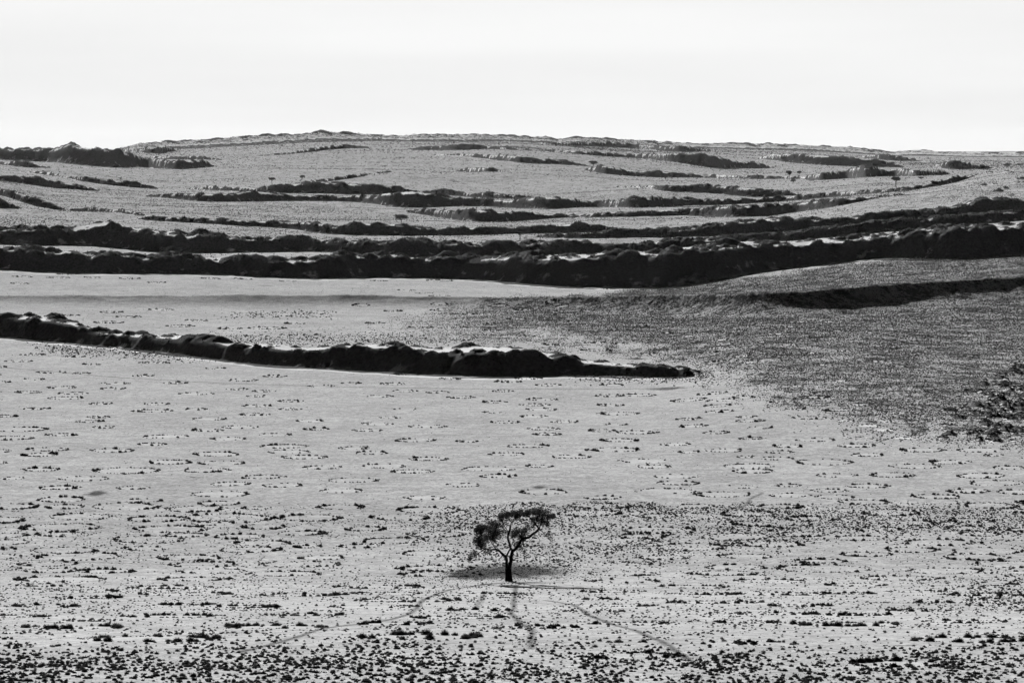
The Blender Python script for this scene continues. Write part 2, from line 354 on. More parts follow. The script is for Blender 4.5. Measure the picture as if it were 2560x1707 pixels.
DZ = np.zeros_like(Z)
SCRUB_SHADE = np.zeros_like(Z); CAP = np.zeros_like(Z)
MOUNDS, BUSH = [], []
def n1(x, seed): return vnoise(x, np.full_like(x, .37 + seed), seed)
TANR = TB
for ri, R in enumerate(RID):
    cx_, cy_ = np.array(R['c'], float).T; fx_, fy_ = np.array(R['f'], float).T
    j0, j1 = col_of(max(cx_[0], XF[0])), col_of(min(cx_[-1], XF[-1]))
    if cx_[0] <= XF[0]: j0 = 0
    if cx_[-1] >= XF[-1]: j1 = len(TH) - 1
    js = np.arange(j0, j1 + 1)
    x = XC[js]
    yc = np.interp(x, cx_, cy_); yf = np.interp(x, fx_, fy_)
    band = np.maximum(yf - yc, 0)
    lam = F / float(np.median([depth_on(TB, j, b) for j, b in zip(js[::20], yf[::20])]))      # pixels per metre
    lam = F / float(np.median([depth_on(TB, j, b) for j, b in zip(js[::20], yf[::20])]))      # pixels per metre
    ycn = yc + R['rough'] * np.minimum(band, 45) * (.10 * n1(x / (24 * lam), ri) + .09 * n1(x / (9 * lam), ri + 50))
    Yf = np.array([depth_on(TB, j, b) for j, b in zip(js, yf)])
    sg = np.clip(9 * lam / 2.6, 6, 45); kk = np.arange(-int(3 * sg), int(3 * sg) + 1)
    ker = np.exp(-.5 * (kk / sg) ** 2); ker /= ker.sum()
    smooth_ = lambda q: np.convolve(np.pad(q, len(kk) // 2, mode='edge'), ker, 'valid')
    Yf = smooth_(Yf)                                      # dune feet and crests run smoothly over the plain
    H = np.maximum(yf - yc, 0) / F * Yf
    def base_at(Yq): return np.array([np.interp(Yq[k], YY[:, j], ZB[:, j]) for k, j in enumerate(js)])
    for it in range(6):
        wt = smooth_(R['cap'] * H / (R['tilt'] + .06))
        wf = wt + smooth_(np.maximum(H - R['tilt'] * wt, 0) / R['face'])
        if R['yc']: wf = wt * 0 + 130; wt = wt * 0 + 14; Yf = smooth_(np.interp(x, *R['yc'])) - 130
        if R['concave']: wf = smooth_(np.interp(x, *R['cw'])); wt = wf * 0
        Yc = Yf + wf
        H = .5 * H + .5 * np.maximum(Yc * tan_row(yc) - base_at(Yc), 0)
    H = np.maximum(Yc * tan_row(ycn) - base_at(Yc), 0)
    face = np.maximum(H - R['tilt'] * wt, 0) / np.maximum(wf - wt, .3)
    H = np.where(band > .4, H, 0)
    R.update(js=js, H=H, Yc=Yc, wf=wf, wt=wt)
    s = Yc[None, :] - YY[:, js]
    h1 = H - R['tilt'] * s
    h2 = H - R['tilt'] * wt - face * (s - wt)
    k = .15 + .06 * H
    hf = -k * np.logaddexp(-h1 / k, -h2 / k)
    Lb = np.maximum(R['back'] * H, 8)
    u = np.clip(-s / Lb, 0, 1)
    if R['concave']: hf = H * np.clip(1 - s / wf, 0, 1) ** R['concave']
    hb = H * (1 - u * u * (3 - 2 * u))
    h = np.where(s > 0, np.minimum(hf, H), hb)
    r_ = R['foot_r'] * np.clip(H / 3, .15, 1)
    h = np.where(h > 30 * r_, h, r_ * np.logaddexp(0, np.clip(h / r_, -40, 40)))
    h = np.where((s < wf * 1.9 + 12) & (s > -Lb), h, 0)
    h = np.where(H > .03, h, 0)
    DZ[:, js] = np.maximum(DZ[:, js], h)
    s_sh = 1.5 * H + 3 + 3 * n1(x / (6 * lam), ri + 7)               # grassy fringe at the foot, plus the ridge's cast shadow painted into the colour
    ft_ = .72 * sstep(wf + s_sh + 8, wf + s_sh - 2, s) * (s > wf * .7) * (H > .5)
    if not R['concave']: SCRUB_SHADE[:, js] = np.maximum(SCRUB_SHADE[:, js], ft_)
    if not R['concave'] and not R['yc']: CAP[:, js] = np.maximum(CAP[:, js], .95 * (H > .6) * sstep(-8, -3, s) * sstep(wt * 1.15 + 1, wt * .9, s))
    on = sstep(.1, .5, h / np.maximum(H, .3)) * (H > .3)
    if not R['concave']: SCRUB_SHADE[:, js] = np.maximum(SCRUB_SHADE[:, js], on * np.where(s > wt * .8, R['veg_shade'], np.where(s > -6, .28, .42)) * (1 - .7 * ((x > R['bare'][0]) & (x < R['bare'][1]) & (s < wt * .8)) if R['bare'] else 1))  # faces darkened: scrub cover plus shade put into the colour
    # nebkhas: mounds of sand held by bushes
    infr = (js >= NL) & (js < NL + len(XF)) & (H > .35)
    if infr.sum() < 4: continue
    idx = np.nonzero(infr)[0]
    n = int(len(idx) * .34 * R['mounds'])
    for _ in range(n):
        q = idx[rng.integers(len(idx))]
        Hq, dq = H[q], Yc[q]
        sq = rng.uniform(-min(Lb[q] * .55, 30), wt[q] + (wf[q] - wt[q]) * .35)
        if rng.random() < .5: sq = rng.uniform(-2, wt[q] + 1.5)
        if ri == 0 and not (560 < x[q] < 1385): sq = rng.uniform(-9, wf[q] * .95)
        if R['bare'] and R['bare'][0] < x[q] < R['bare'][1]:
            u_ = rng.random()
            sq = rng.uniform(-14, 0) if u_ < .35 else wt[q] + rng.uniform(-2, 5) if u_ < .8 else rng.uniform(0, wt[q])
        rad = np.clip(rng.lognormal(math.log(1.5), .5), .8, 4.5) * max(.85, (dq / 1000) ** .8)
        rad = min(rad, 1.1 * Hq + 1.2)
        MOUNDS.append((js[q], dq - sq, rad, min(rad * rng.uniform(.26, .46), (.22 if ri == 0 else .28) * Hq + .3) * (.45 if R['yc'] else 1)))
Z = ZB + DZ

def slices(j, Yq, rad):
    i0, i1 = np.searchsorted(YY[:, j], [Yq - rad, Yq + rad])
    dj = int(math.ceil(rad / (Yq * 2.6 / F))) + 1
    return slice(max(i0 - 1, 0), i1 + 2), slice(max(j - dj, 0), min(j + dj + 1, len(TH)))

# right-edge hummock field and the scrubby slope above it
for _ in range(1100):
    px, py = rng.uniform(2280, 2890), rng.uniform(905, 1105)
    if rng.random() > sstep(2330, 2540, px + rng.normal(0, 35)) or py < np.interp(px, [2300, 2440, 2560], [1060, 960, 890]): continue
    j = col_of(px); Yq = depth_on(TB, j, py)
    rad = .5 + 1.1 * rng.random() ** 2; MOUNDS.append((j, Yq, rad, rad * rng.uniform(.38, .6)))
for _ in range(260):
    px, py = rng.uniform(1950, 2860), 0
    py = np.interp(px, [1950, 2300, 2560, 2890], [735, 712, 696, 680]) + rng.normal(0, 8)
    j = col_of(px); Yq = depth_on(TB, j, py + 25)
    rad = rng.uniform(.6, 1.6); MOUNDS.append((j, Yq + 12, rad, rad * rng.uniform(.35, .55)))
for _ in range(200):
    px = 2890 - abs(rng.normal(0, 220)); py = rng.uniform(418, 510)
    if px < 2440: continue
    j = col_of(px); Yq = depth_on(TB, j, py)
    rad = rng.uniform(1.2, 3.2); MOUNDS.append((j, Yq, rad, rad * rng.uniform(.35, .6)))
ZM = np.zeros_like(Z)
for (j, Yq, rad, hh) in MOUNDS:
    rs, cs = slices(j, Yq, rad)
    dx = GX[rs, cs] - Yq * math.tan(TH[j]); dy = GY[rs, cs] - Yq
    q2 = (dx * dx + dy * dy) / (rad * rad)
    m = np.clip(1 - q2, 0, 1)
    ZM[rs, cs] = np.maximum(ZM[rs, cs], hh * m ** 1.2 * (1 + .25 * vnoise(GX[rs, cs] * .9, GY[rs, cs] * .9, 31)))
    SCRUB_SHADE[rs, cs] = np.maximum(SCRUB_SHADE[rs, cs], sstep(.0, .35, m))
Z += ZM
# ragged sand on the ridges
rough = sstep(.3, 2.0, DZ)
Z += rough * (.10 * fbm(GX / 1.3, GY / 1.8, 40) * (YY < 1500) + .22 * fbm(GX / 5.5, GY / 7, 41) * (YY < 2000) + .5 * fbm(GX / 24, GY / 24, 43)) * np.clip(YY / 1100, .6, 2.2)

Tfin = Z / YY
def pick(x, y):
    """point of the ground seen at picture pixel (x, y)"""
    j = int(np.clip(round((CX + F * float(tan_col(x, y)) - XF[0]) / 2.6), 0, len(XF) - 1)) + NL
    Yq = depth_on(Tfin, j, y)
    X = Yq * float(tan_col(x, y))
    return X, Yq, float(ground(np.array([X]), np.array([Yq]))[0])

LR = np.log(RR)
def ground(X, Y, A=None):
    A = Z if A is None else A
    r = np.log(np.hypot(X, Y)); th = np.arctan2(X, Y)
    i = np.clip(np.searchsorted(LR, r) - 1, 0, len(LR) - 2)
    j = np.clip(np.searchsorted(TH, th) - 1, 0, len(TH) - 2)
    fi = np.clip((r - LR[i]) / (LR[i + 1] - LR[i]), 0, 1); fj = np.clip((th - TH[j]) / (TH[j + 1] - TH[j]), 0, 1)
    return (A[i, j] * (1 - fi) + A[i + 1, j] * fi) * (1 - fj) + (A[i, j + 1] * (1 - fi) + A[i + 1, j + 1] * fi) * fj

# ------------------------------------------------------------------ fairy circles (picture centre, picture width, strength of the grass ring)
CIRC = []
def circles(ox, oy, rows):
    for r in rows: CIRC.append((ox + r[0] / 2.735, oy + r[1] / 2.735, r[2] / 2.735, r[3] if len(r) > 3 else .25))
circles(0, 1200, [(405,52,270,.8),(910,52,220,.3),(1505,95,390,.5),(1930,35,270,.4),(420,132,330,.8),(70,180,370,.9),(860,180,460,.6),(1750,190,180,.6),
    (545,250,420,.6),(1075,265,390,.9),(1560,260,600,.8),(2120,258,420,.9),(420,322,510,.9),(440,370,350,.9),(1180,335,480,.9),(1800,318,300,.8),
    (1020,405,500,.8),(1280,375,270,.9),(1640,385,340,.9),(2060,362,300,.9),(1790,430,370,.8),(1000,467,290,.7),(1710,475,400,.9),(2100,455,180,.9),
    (540,522,560,.8),(330,573,370,.8),(1290,530,440,.9),(1400,578,470,.9),(2060,575,520,.7),(2200,530,320,.7),(730,622,370,1),(420,678,610,1),
    (1330,677,450,1),(1150,733,560,.8),(1940,640,480,.9),(600,802,480,1),(2060,785,560,1),(310,860,470,1),(1280,848,370,1),(1700,865,420,1),
    (1150,930,600,.9),(2100,920,500,.8),(50,470,120,.9)])
N_BIG0 = len(CIRC)
circles(0, 1200, [(500,1005,640,1),(1880,1003,620,1),(1030,1085,860,1)])
circles(850, 1350, [(540,660,790,1)])
circles(1700, 1200, [(1150,985,720,.9),(2000,1090,760,1)])
N_BIG1 = len(CIRC)
circles(850, 1350, [(140,40,270,.9),(460,412,680,.9),(950,480,400,1),(1350,595,520,.9),(1860,350,430,.9),(1790,405,250,.9),(1980,570,520,.6),(620,88,400,.6),
    (2200,120,330,.7),(1960,790,660,.9)])
circles(1700, 1200, [(295,98,380,.5),(420,45,220,.12),(740,37,170,.5),(1275,40,280,.6),(1020,72,230,.4),(750,103,280,.3),(1750,113,310,.8),(1970,75,290,.8),
    (1260,150,330,.9),(690,180,280,1),(890,265,320,.9),(500,297,290,.9),(1360,335,310,.7),(830,370,330,.9),(620,438,400,.9),(2050,368,280,.8),
    (1580,477,350,.9),(1270,507,330,.9),(950,553,330,1),(970,605,650,.9),(2020,527,450,1),(450,520,340,.7),(620,690,460,.8),(1500,670,520,.9),
    (1210,715,430,.9),(810,858,430,1),(1160,775,320,1),(1740,835,280,.9),(600,1115,400,1),(1500,1255,640,1)])
circles(0, 680, [(400,40,145,.6),(885,45,150,.8),(630,38,120,.5),(155,32,130,.5),(1440,45,130,.7),(1655,47,135,.7),(460,15,140,.6),(1965,63,120,.4),
    (1070,72,130,.4),(135,78,130,.4),(760,275,160,.8),(480,297,120,.7),(880,307,170,.7),(745,345,210,.7),(1100,258,170,.5),(1235,370,190,.8),
    (1345,332,150,.6),(1575,387,160,.8),(2015,353,140,.8),(1825,385,250,.7),(2075,430,190,.8),(1760,437,150,.6),(225,565,170,.7),(505,578,150,.6),
    (125,610,180,.3),(1050,620,190,.5),(630,632,120,.5),(355,687,185,.4),(1475,660,130,.4),(980,710,150,.5),(1880,713,165,.5),(1665,740,200,.3),
    (1200,758,180,.5),(425,790,200,.4),(765,798,170,.4),(500,830,200,.3),(450,862,240,.4),(1985,883,170,.6),(685,900,170,.5),(1065,902,170,.3),
    (1985,937,150,.4),(1040,950,260,.5),(245,935,170,.7),(40,985,170,.8),(675,992,160,.5),(605,1022,180,.8),(715,1060,170,.5),(1645,1060,250,.3),
    (130,1075,380,.7),(60,1135,330,.9),(425,1112,200,.8),(1420,1083,210,.7),(1130,1125,290,.5),(1880,1112,200,.3),(1560,1140,240,.4),(2160,1073,180,.8),
    (2115,1017,180,.5),(1040,1177,190,.7),(330,1212,270,.7),(770,1220,290,.8),(1940,1192,300,.8),(275,1250,240,1),(1480,1245,310,.7),(2080,1265,290,.6),
    (1165,1300,290,.8),(280,1350,240,.9),(865,1358,450,.8),(1410,1355,310,.7),(2210,1335,260,.6),(1800,1400,290,.9),(80,1410,170,.5)])
circles(850, 680, [(265,60,110,.6),(685,60,180,.7),(1840,117,80,.6),(2220,127,90,.6),(460,125,120,.3),(575,145,120,.3),(680,165,140,.5),(145,227,120,.6),
    (365,268,125,.7),(690,262,140,.7),(680,218,110,.6),(890,288,100,.7),(1085,230,110,.8),(1255,257,125,.9),(1455,202,90,.8),(1520,237,100,.8),
    (1450,272,80,.5),(1690,267,100,.8),(1210,322,130,.7),(1030,352,110,.7),(550,380,150,.8),(240,350,140,.8),(820,380,110,.6),(1600,338,80,.6),
    (1050,400,110,.6),(1920,398,130,.7),(2060,370,90,.6),(2260,415,110,.7),(820,468,120,.8),(1460,497,130,.8),(1910,490,110,.7),(1745,483,140,.7),
    (1755,535,200,.8),(2100,558,110,.5),(1280,440,110,.6),(460,700,170,.5),(750,732,140,.7),(1290,728,180,.5),(1150,750,170,.7),(360,765,170,.3),
    (450,813,180,.4),(1865,772,160,.5),(1110,815,150,.4),(1060,890,170,.7),(830,858,190,.6),(270,850,180,.3),(450,940,155,.5),(345,995,150,.3),
    (1040,960,130,.3),(1330,908,200,.5),(1380,940,200,.4),(1320,988,190,.5),(260,1038,205,.4),(1130,1027,190,.5),(1850,910,180,.6),(1905,968,270,.6),
    (1890,1043,150,.4),(1790,1085,190,.6),(1415,1108,190,.8),(510,1150,270,.7),(870,1158,150,.6),(1280,1190,270,.7),(1910,1150,250,.8),(215,1237,220,.7),
    (100,1203,210,.7),(1870,1215,340,.8),(1140,1245,230,.7),(605,1278,260,.8),(1580,1263,260,.7),(1365,1327,180,.8),(495,1363,260,.9),(1080,1395,240,.8),
    (2140,1330,240,.6)])
circles(1700, 680, [(835,342,90),(650,423,110),(425,397,90),(270,465,120),(300,495,120),(250,520,130),(760,375,80),(1010,340,80),(745,498,110),(545,480,80),
    (900,512,110),(200,550,130,.7),(420,575,120),(240,610,140,.7),(470,618,120),(985,635,90),(1500,645,80),(1110,745,100),(910,555,90),(1350,610,80),
    (1080,405,80),(1115,540,100),(800,780,80),(430,855,130,.6),(700,893,160,.8),(920,855,200,.6),(1220,905,110),(1080,945,200,.7),(220,830,210,.6),
    (60,875,250,.5),(270,953,180,.8),(790,935,140,.6),(460,990,140,.6),(480,1017,190,.8),(890,997,220,.6),(1400,1022,130),(1290,1050,150),(1390,1080,160),
    (1130,1015,120),(60,1005,170,.8),(250,1098,180,.8),(490,1138,170,.9),(90,1053,190,.8),(1525,1135,150),(735,1190,200,.7),(1205,1187,250,.7),
    (680,1230,180,.6),(300,1220,240,.4),(450,1263,130,.5),(1280,1250,220,.7),(1660,1217,290,.8),(2140,1252,130,.5),(985,1300,390,.8),(1850,1300,260,.9),
    (1610,1328,320,.5),(2250,1337,220,.5),(500,1362,280,.9),(1455,1387,310,.9),(1070,1390,260,.5),(2060,1392,320,.8),(60,1230,140,.7)])
circles(0, 300, [(620,550,50,.6),(715,558,55,.6),(800,593,60,.6),(880,573,55,.6),(1010,575,55,.6),(1080,586,60,.6),(1200,572,50,.6),(1230,600,60,.6),
    (1310,570,60,.6),(1100,610,50,.6),(950,600,50,.5),(330,680,50,.6),(1160,650,50,.5),(1680,665,60,.5),(1440,615,50,.5)])

rr_ = np.random.default_rng(77)                         # the many faint rings between the clear ones
n0 = len(CIRC)
while len(CIRC) < n0 + 180:
    py = rr_.uniform(880, 1560) if rr_.random() < .7 else rr_.uniform(1240, 1560)
    px = rr_.uniform(-300, 2860)
    lo_ = np.interp(px, [0, 560, 900, 1400, 1750, 1950, 2150, 2560], [870, 920, 945, 960, 960, 1040, 1100, 1125])
    if py < lo_ or abs(px - 1280) < 170 and 1230 < py < 1480: continue
    wd = np.interp(py, [880, 1000, 1180, 1300, 1560], [52, 72, 112, 140, 210]) * rr_.uniform(.7, 1.15)
    if any(abs(px - c[0]) < (wd + c[2]) * .5 and abs(py - c[1]) < 10 + wd * .02 for c in CIRC): continue
    CIRC.append((px, py, wd, rr_.uniform(.3, .6) if py < 1250 else rr_.uniform(.5, .95)))
BARE = CAP.copy(); DARK = np.zeros_like(Z)
RING = []                                               # (X, Y, radius, strength, index)
for k, (px, py, wpx, st) in enumerate(CIRC):
    X, Y, _ = pick(px, py)
    rad = wpx / 2 * Y / F
    RING.append((X, Y, rad, st, k))
    j = NL + int(np.clip(round((CX + F * X / Y - XF[0]) / 2.6), 0, len(XF) - 1))
    rs, cs = slices(j, Y, rad * 1.15)
    q = np.hypot(GX[rs, cs] - X, GY[rs, cs] - Y) / rad
    BARE[rs, cs] = np.maximum(BARE[rs, cs], sstep(1.08, .85, q + .08 * vnoise(GX[rs, cs] / 1.3, GY[rs, cs] / 1.3, 77)) * (.9 if st < .3 and px > 1200 and py < 1110 else (.15 + .25 * rng.random()) * (1 if py < 1250 else .45)))

# game trails, vehicle tracks, trampled litter under the tree, dark stains
def trail(pts, ox, oy, width, depth):
    P = np.array([(ox + a / 2.735, oy + b / 2.735) for a, b in pts])
    n = int(np.hypot(*np.diff(P, axis=0).T).sum() / 1.2) + 2
    u = np.linspace(0, len(P) - 1, n)
    xs = np.interp(u, range(len(P)), P[:, 0]) + 2.0 * np.sin(u * 5); ys = np.interp(u, range(len(P)), P[:, 1])
    W = [pick(a, b)[:2] for a, b in zip(xs, ys)]
    for (xa, ya), (xb, yb) in zip(W[:-1], W[1:]):
        m = max(2, int(math.hypot(xb - xa, yb - ya) / .4))
        if m > 80: continue
        for t in np.arange(m) / m:
            X, Y = xa + (xb - xa) * t, ya + (yb - ya) * t
            j = NL + int(np.clip(round((CX + F * X / Y - XF[0]) / 2.6), 0, len(XF) - 1))
            rs, cs = slices(j, Y, width)
            q = np.hypot(GX[rs, cs] - X, (GY[rs, cs] - Y) * .3) / width
            DARK[rs, cs] = np.maximum(DARK[rs, cs], depth * np.clip(1 - q, 0, 1) ** .7)
trail([(-680,760),(-420,700),(-130,605),(0,585),(150,570),(300,550),(460,510),(530,460),(540,430),(600,390),(760,335),(1000,300),(1120,290)], 850, 1350, .36, .5)
trail([(1195,310),(1195,430),(1170,490),(1220,560),(1310,610),(1310,740)], 850, 1350, .34, .5)
trail([(1400,410),(1600,440),(1700,510),(1850,570),(2000,610),(2200,690),(2352,790),(2440,860)], 850, 1350, .34, .5)
trail([(990,350),(940,460)], 850, 1350, .42, .35)
trail([(0,650),(800,720),(1500,760),(2352,785),(3300,800),(4100,800),(4700,795)], 0, 680, .35, .4)
trail([(0,540),(1000,570),(2000,600)], 0, 1200, .16, .35)
trail([(300,200),(440,180),(480,130),(560,85)], 1700, 1200, .35, .4)
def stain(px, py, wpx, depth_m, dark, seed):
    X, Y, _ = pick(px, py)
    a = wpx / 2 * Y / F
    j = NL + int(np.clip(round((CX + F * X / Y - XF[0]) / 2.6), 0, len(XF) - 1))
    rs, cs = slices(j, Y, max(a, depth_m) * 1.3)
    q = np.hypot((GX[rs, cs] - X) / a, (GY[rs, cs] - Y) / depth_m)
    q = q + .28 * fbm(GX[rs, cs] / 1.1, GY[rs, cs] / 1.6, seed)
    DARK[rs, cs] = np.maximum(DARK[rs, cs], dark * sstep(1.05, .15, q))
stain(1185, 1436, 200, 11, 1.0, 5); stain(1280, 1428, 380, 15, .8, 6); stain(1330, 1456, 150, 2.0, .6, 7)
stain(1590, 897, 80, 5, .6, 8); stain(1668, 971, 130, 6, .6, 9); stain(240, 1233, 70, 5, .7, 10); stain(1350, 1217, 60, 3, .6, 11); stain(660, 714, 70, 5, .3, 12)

# how much short grass the ground carries (fine speckle in the material)
GPX, GPY = project(GX[:, NL:NL + len(XF)], GY[:, NL:NL + len(XF)], ZB[:, NL:NL + len(XF)])
def right_field(x, y):
    """the grassy slope on the right: 0..1"""
    lo = np.interp(x, [950, 1200, 1500, 1750, 1950, 2150, 2300, 2600], [858, 880, 876, 940, 1020, 1085, 1112, 1122])
    hi = np.interp(x, [950, 1200, 1500, 2600], [800, 745, 735, 600])
    n = 26 * vnoise(x / 45, y / 18, 8) + 16 * vnoise(x / 14, y / 6, 18)
    return sstep(lo + 26, lo - 62, y + n * 1.3) * sstep(hi - 6, hi + 12, y + n * .2) * sstep(840, 1300, x + n * 3)
GRASS = np.zeros_like(Z)
ins = np.s_[:, NL:NL + len(XF)]
GRASS[ins] = np.maximum(.85 * right_field(GPX, GPY), .70 * sstep(660, 600, GPY))
GRASS[ins] = np.maximum(GRASS[ins], .16 + .10 * fbm(GX[ins] / 45, GY[ins] / 45, 61))
GRASS = np.where(GRASS == 0, .3, GRASS)

# ------------------------------------------------------------------ ground material
m_ground, n, l = new_mat("dune_sand")
outn = n.new("ShaderNodeOutputMaterial")
dif = n.new("ShaderNodeBsdfDiffuse"); dif.inputs["Roughness"].default_value = 0
geo_ = n.new("ShaderNodeNewGeometry")
def attr(name):
    a = n.new("ShaderNodeAttribute"); a.attribute_name = name; return a.outputs["Fac"]
def noise(scale, detail=3, rough=.55, vec=None):
    t = n.new("ShaderNodeTexNoise"); t.inputs["Scale"].default_value = scale; t.inputs["Detail"].default_value = detail
    t.inputs["Roughness"].default_value = rough
    l(vec or geo_.outputs["Position"], t.inputs["Vector"]); return t.outputs[0]
def mrange(v, a, b, c, d):
    r = n.new("ShaderNodeMapRange"); r.interpolation_type = 'SMOOTHSTEP'
    r.inputs["From Min"].default_value = a; r.inputs["From Max"].default_value = b
    r.inputs["To Min"].default_value = c; r.inputs["To Max"].default_value = d
    l(v, r.inputs[0]); return r.outputs[0]
def math_(op, a, b):
    m = n.new("ShaderNodeMath"); m.operation = op; m.use_clamp = False
    for i, v in enumerate((a, b)):
        if isinstance(v, (int, float)): m.inputs[i].default_value = v
        else: l(v, m.inputs[i])
    return m.outputs[0]
def mix(f, a, b):
    m = n.new("ShaderNodeMix"); m.data_type = 'FLOAT'; m.clamp_factor = True
    l(f, m.inputs[0])
    for i, v in ((2, a), (3, b)):
        if isinstance(v, (int, float)): m.inputs[i].default_value = v
        else: l(v, m.inputs[i])
    return m.outputs[0]
sand = math_('MULTIPLY', mrange(noise(.035, 4), .25, .75, .52, .64), mrange(noise(3.2, 4, .7), .25, .75, .86, 1.1))
plain = math_('MULTIPLY', mrange(noise(.05, 5, .6), .25, .75, .33, .41), mrange(noise(1.9, 6, .85), .3, .68, .48, 1.28))
plain = math_('MULTIPLY', plain, mrange(noise(.4, 4, .75), .3, .7, .84, 1.12))
a_scrub_shade, a_grass = attr("scrub"), attr("grass")
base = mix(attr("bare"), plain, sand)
base = mix(mrange(a_scrub_shade, .05, .3, 0, 1), base, sand)
# speckle of tufts too small to build: fine near, coarser on the far slopes
sp1 = noise(1.5, 2, .6); sp2 = noise(.55, 2, .7)
sp3 = noise(.11, 3, .75)
sp = math_('ADD', math_('ADD', math_('MULTIPLY', sp1, .3), math_('MULTIPLY', sp2, .3)), math_('MULTIPLY', sp3, .4))
thr = math_('SUBTRACT', .66, math_('MULTIPLY', a_grass, .19))
g_f = mrange(math_('SUBTRACT', sp, thr), -.015, .03, 0, .92)
base = mix(math_('MULTIPLY', g_f, math_('SUBTRACT', 1.0, attr("bare"))), base, .055)
# scrub cover of the ridges and shade painted into face and foot colour, with bare sand showing through the gaps
s_f = mrange(math_('ADD', a_scrub_shade, math_('MULTIPLY', math_('SUBTRACT', noise(.16, 4, .6), .5), 1.5)), .42, .66, 0, .95)
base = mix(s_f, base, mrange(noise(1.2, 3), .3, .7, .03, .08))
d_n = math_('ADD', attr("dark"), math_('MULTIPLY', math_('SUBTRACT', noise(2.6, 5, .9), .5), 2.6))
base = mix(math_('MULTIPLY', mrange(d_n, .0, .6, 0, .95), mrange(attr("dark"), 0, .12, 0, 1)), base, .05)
comb = n.new("ShaderNodeCombineColor")
for i in range(3): l(base, comb.inputs[i])
l(comb.outputs[0], dif.inputs["Color"])
bmp = n.new("ShaderNodeBump"); bmp.inputs["Strength"].default_value = .5; bmp.inputs["Distance"].default_value = .25
l(math_('ADD', noise(1.1, 5, .65), math_('MULTIPLY', noise(.25, 2), 1.5)), bmp.inputs["Height"])
l(bmp.outputs[0], dif.inputs["Normal"]); l(dif.outputs[0], outn.inputs[0])

nr, nc = Z.shape
V = np.stack([GX, GY, Z], -1).reshape(-1, 3)
ii, jj = np.meshgrid(np.arange(nr - 1), np.arange(nc - 1), indexing='ij')
a = (ii * nc + jj).ravel()
Q = np.stack([a, a + 1, a + nc + 1, a + nc], 1)
terrain = tri_mesh("terrain", V, Q, m_ground, smooth=True)
for nm, A in (("bare", BARE), ("scrub", SCRUB_SHADE), ("grass", GRASS), ("dark", DARK)):  # the scrub attribute also carries the painted shade of faces and feet
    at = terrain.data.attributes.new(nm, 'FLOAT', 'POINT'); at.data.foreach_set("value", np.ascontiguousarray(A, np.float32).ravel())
tag(terrain, "pale sandy desert valley with dark scrubby dune ridges rising to the skyline", kind="structure")
print("terrain", Z.shape, len(MOUNDS))

# ------------------------------------------------------------------ grass tufts and scrub
def tuft_shape(nb, seed, spread=.5, height=.62, core=True, blade=.16):
    """a rounded clump of blades about one metre across, standing on z = 0"""
    r = np.random.default_rng(seed)
    Vs, Ts = [], []
    if core:
        k, rings = 7, 2
        ang = np.arange(k) / k * 2 * math.pi
        base = len(Vs)
        for (rr, zz) in ((.40, -.08), (.36, .26)):
            for t in ang: Vs.append((rr * math.cos(t) * r.uniform(.8, 1.15), rr * math.sin(t) * r.uniform(.8, 1.15), zz * height / .62 * r.uniform(.85, 1.15)))
        Vs.append((0, 0, .46 * height / .62)); top = len(Vs) - 1
        for i in range(k):
            j = (i + 1) % k
            Ts += [(i, j, k + j), (i, k + j, k + i), (k + i, k + j, top)]
    for b in range(nb):
        t = r.uniform(0, 2 * math.pi); el = math.acos(r.uniform(.05, 1))
        d = np.array([math.sin(el) * math.cos(t), math.sin(el) * math.sin(t), math.cos(el)])
        p0 = d * np.array([.22, .22, .15]) ; p0[2] = max(p0[2] - .02, 0)
        p1 = d * np.array([spread, spread, height]) * r.uniform(.75, 1.15)
        side = np.cross(d, r.normal(size=3)); side /= np.linalg.norm(side) + 1e-9
        wv = blade * r.uniform(.6, 1.2)
        i = len(Vs)
        Vs += [tuple(p0 + side * wv * .5), tuple(p0 - side * wv * .5), tuple(p1 + side * wv * .16), tuple(p1 - side * wv * .16)]
        Ts += [(i, i + 1, i + 2), (i + 1, i + 3, i + 2)]
    return np.array(Vs), np.array(Ts)

def scatter(shapes, X, Y, size, hscale, sink=.02):
    """one big triangle soup of transformed copies"""
    Zg = ground(X, Y)
    ang = rng.uniform(0, 2 * math.pi, len(X)); kind = rng.integers(len(shapes), size=len(X))
    Vs, Ts, off = [], [], 0
    for k, (v, t) in enumerate(shapes):
        sel = np.nonzero(kind == k)[0]
        if not len(sel): continue
        c, s = np.cos(ang[sel])[:, None], np.sin(ang[sel])[:, None]
        sz = size[sel][:, None]
        P = np.empty((len(sel), len(v), 3), np.float32)
        P[:, :, 0] = (v[:, 0] * c - v[:, 1] * s) * sz + X[sel][:, None]
        P[:, :, 1] = (v[:, 0] * s + v[:, 1] * c) * sz + Y[sel][:, None]
        P[:, :, 2] = v[:, 2] * sz * hscale[sel][:, None] + Zg[sel][:, None] - sink
        T = t[None] + (np.arange(len(sel)) * len(v))[:, None, None] + off
        Vs.append(P.reshape(-1, 3)); Ts.append(T.reshape(-1, 3)); off += len(sel) * len(v)
    return np.concatenate(Vs), np.concatenate(Ts)

NEAR_SH = [tuft_shape(90, s, blade=.10) for s in range(6)]
MID_SH = [tuft_shape(16, 20 + s, blade=.2) for s in range(6)]
FAR_SH = [tuft_shape(4, 40 + s, blade=.3) for s in range(6)]
TINY_SH = [tuft_shape(6, 60 + s, core=False, blade=.35) for s in range(6)]

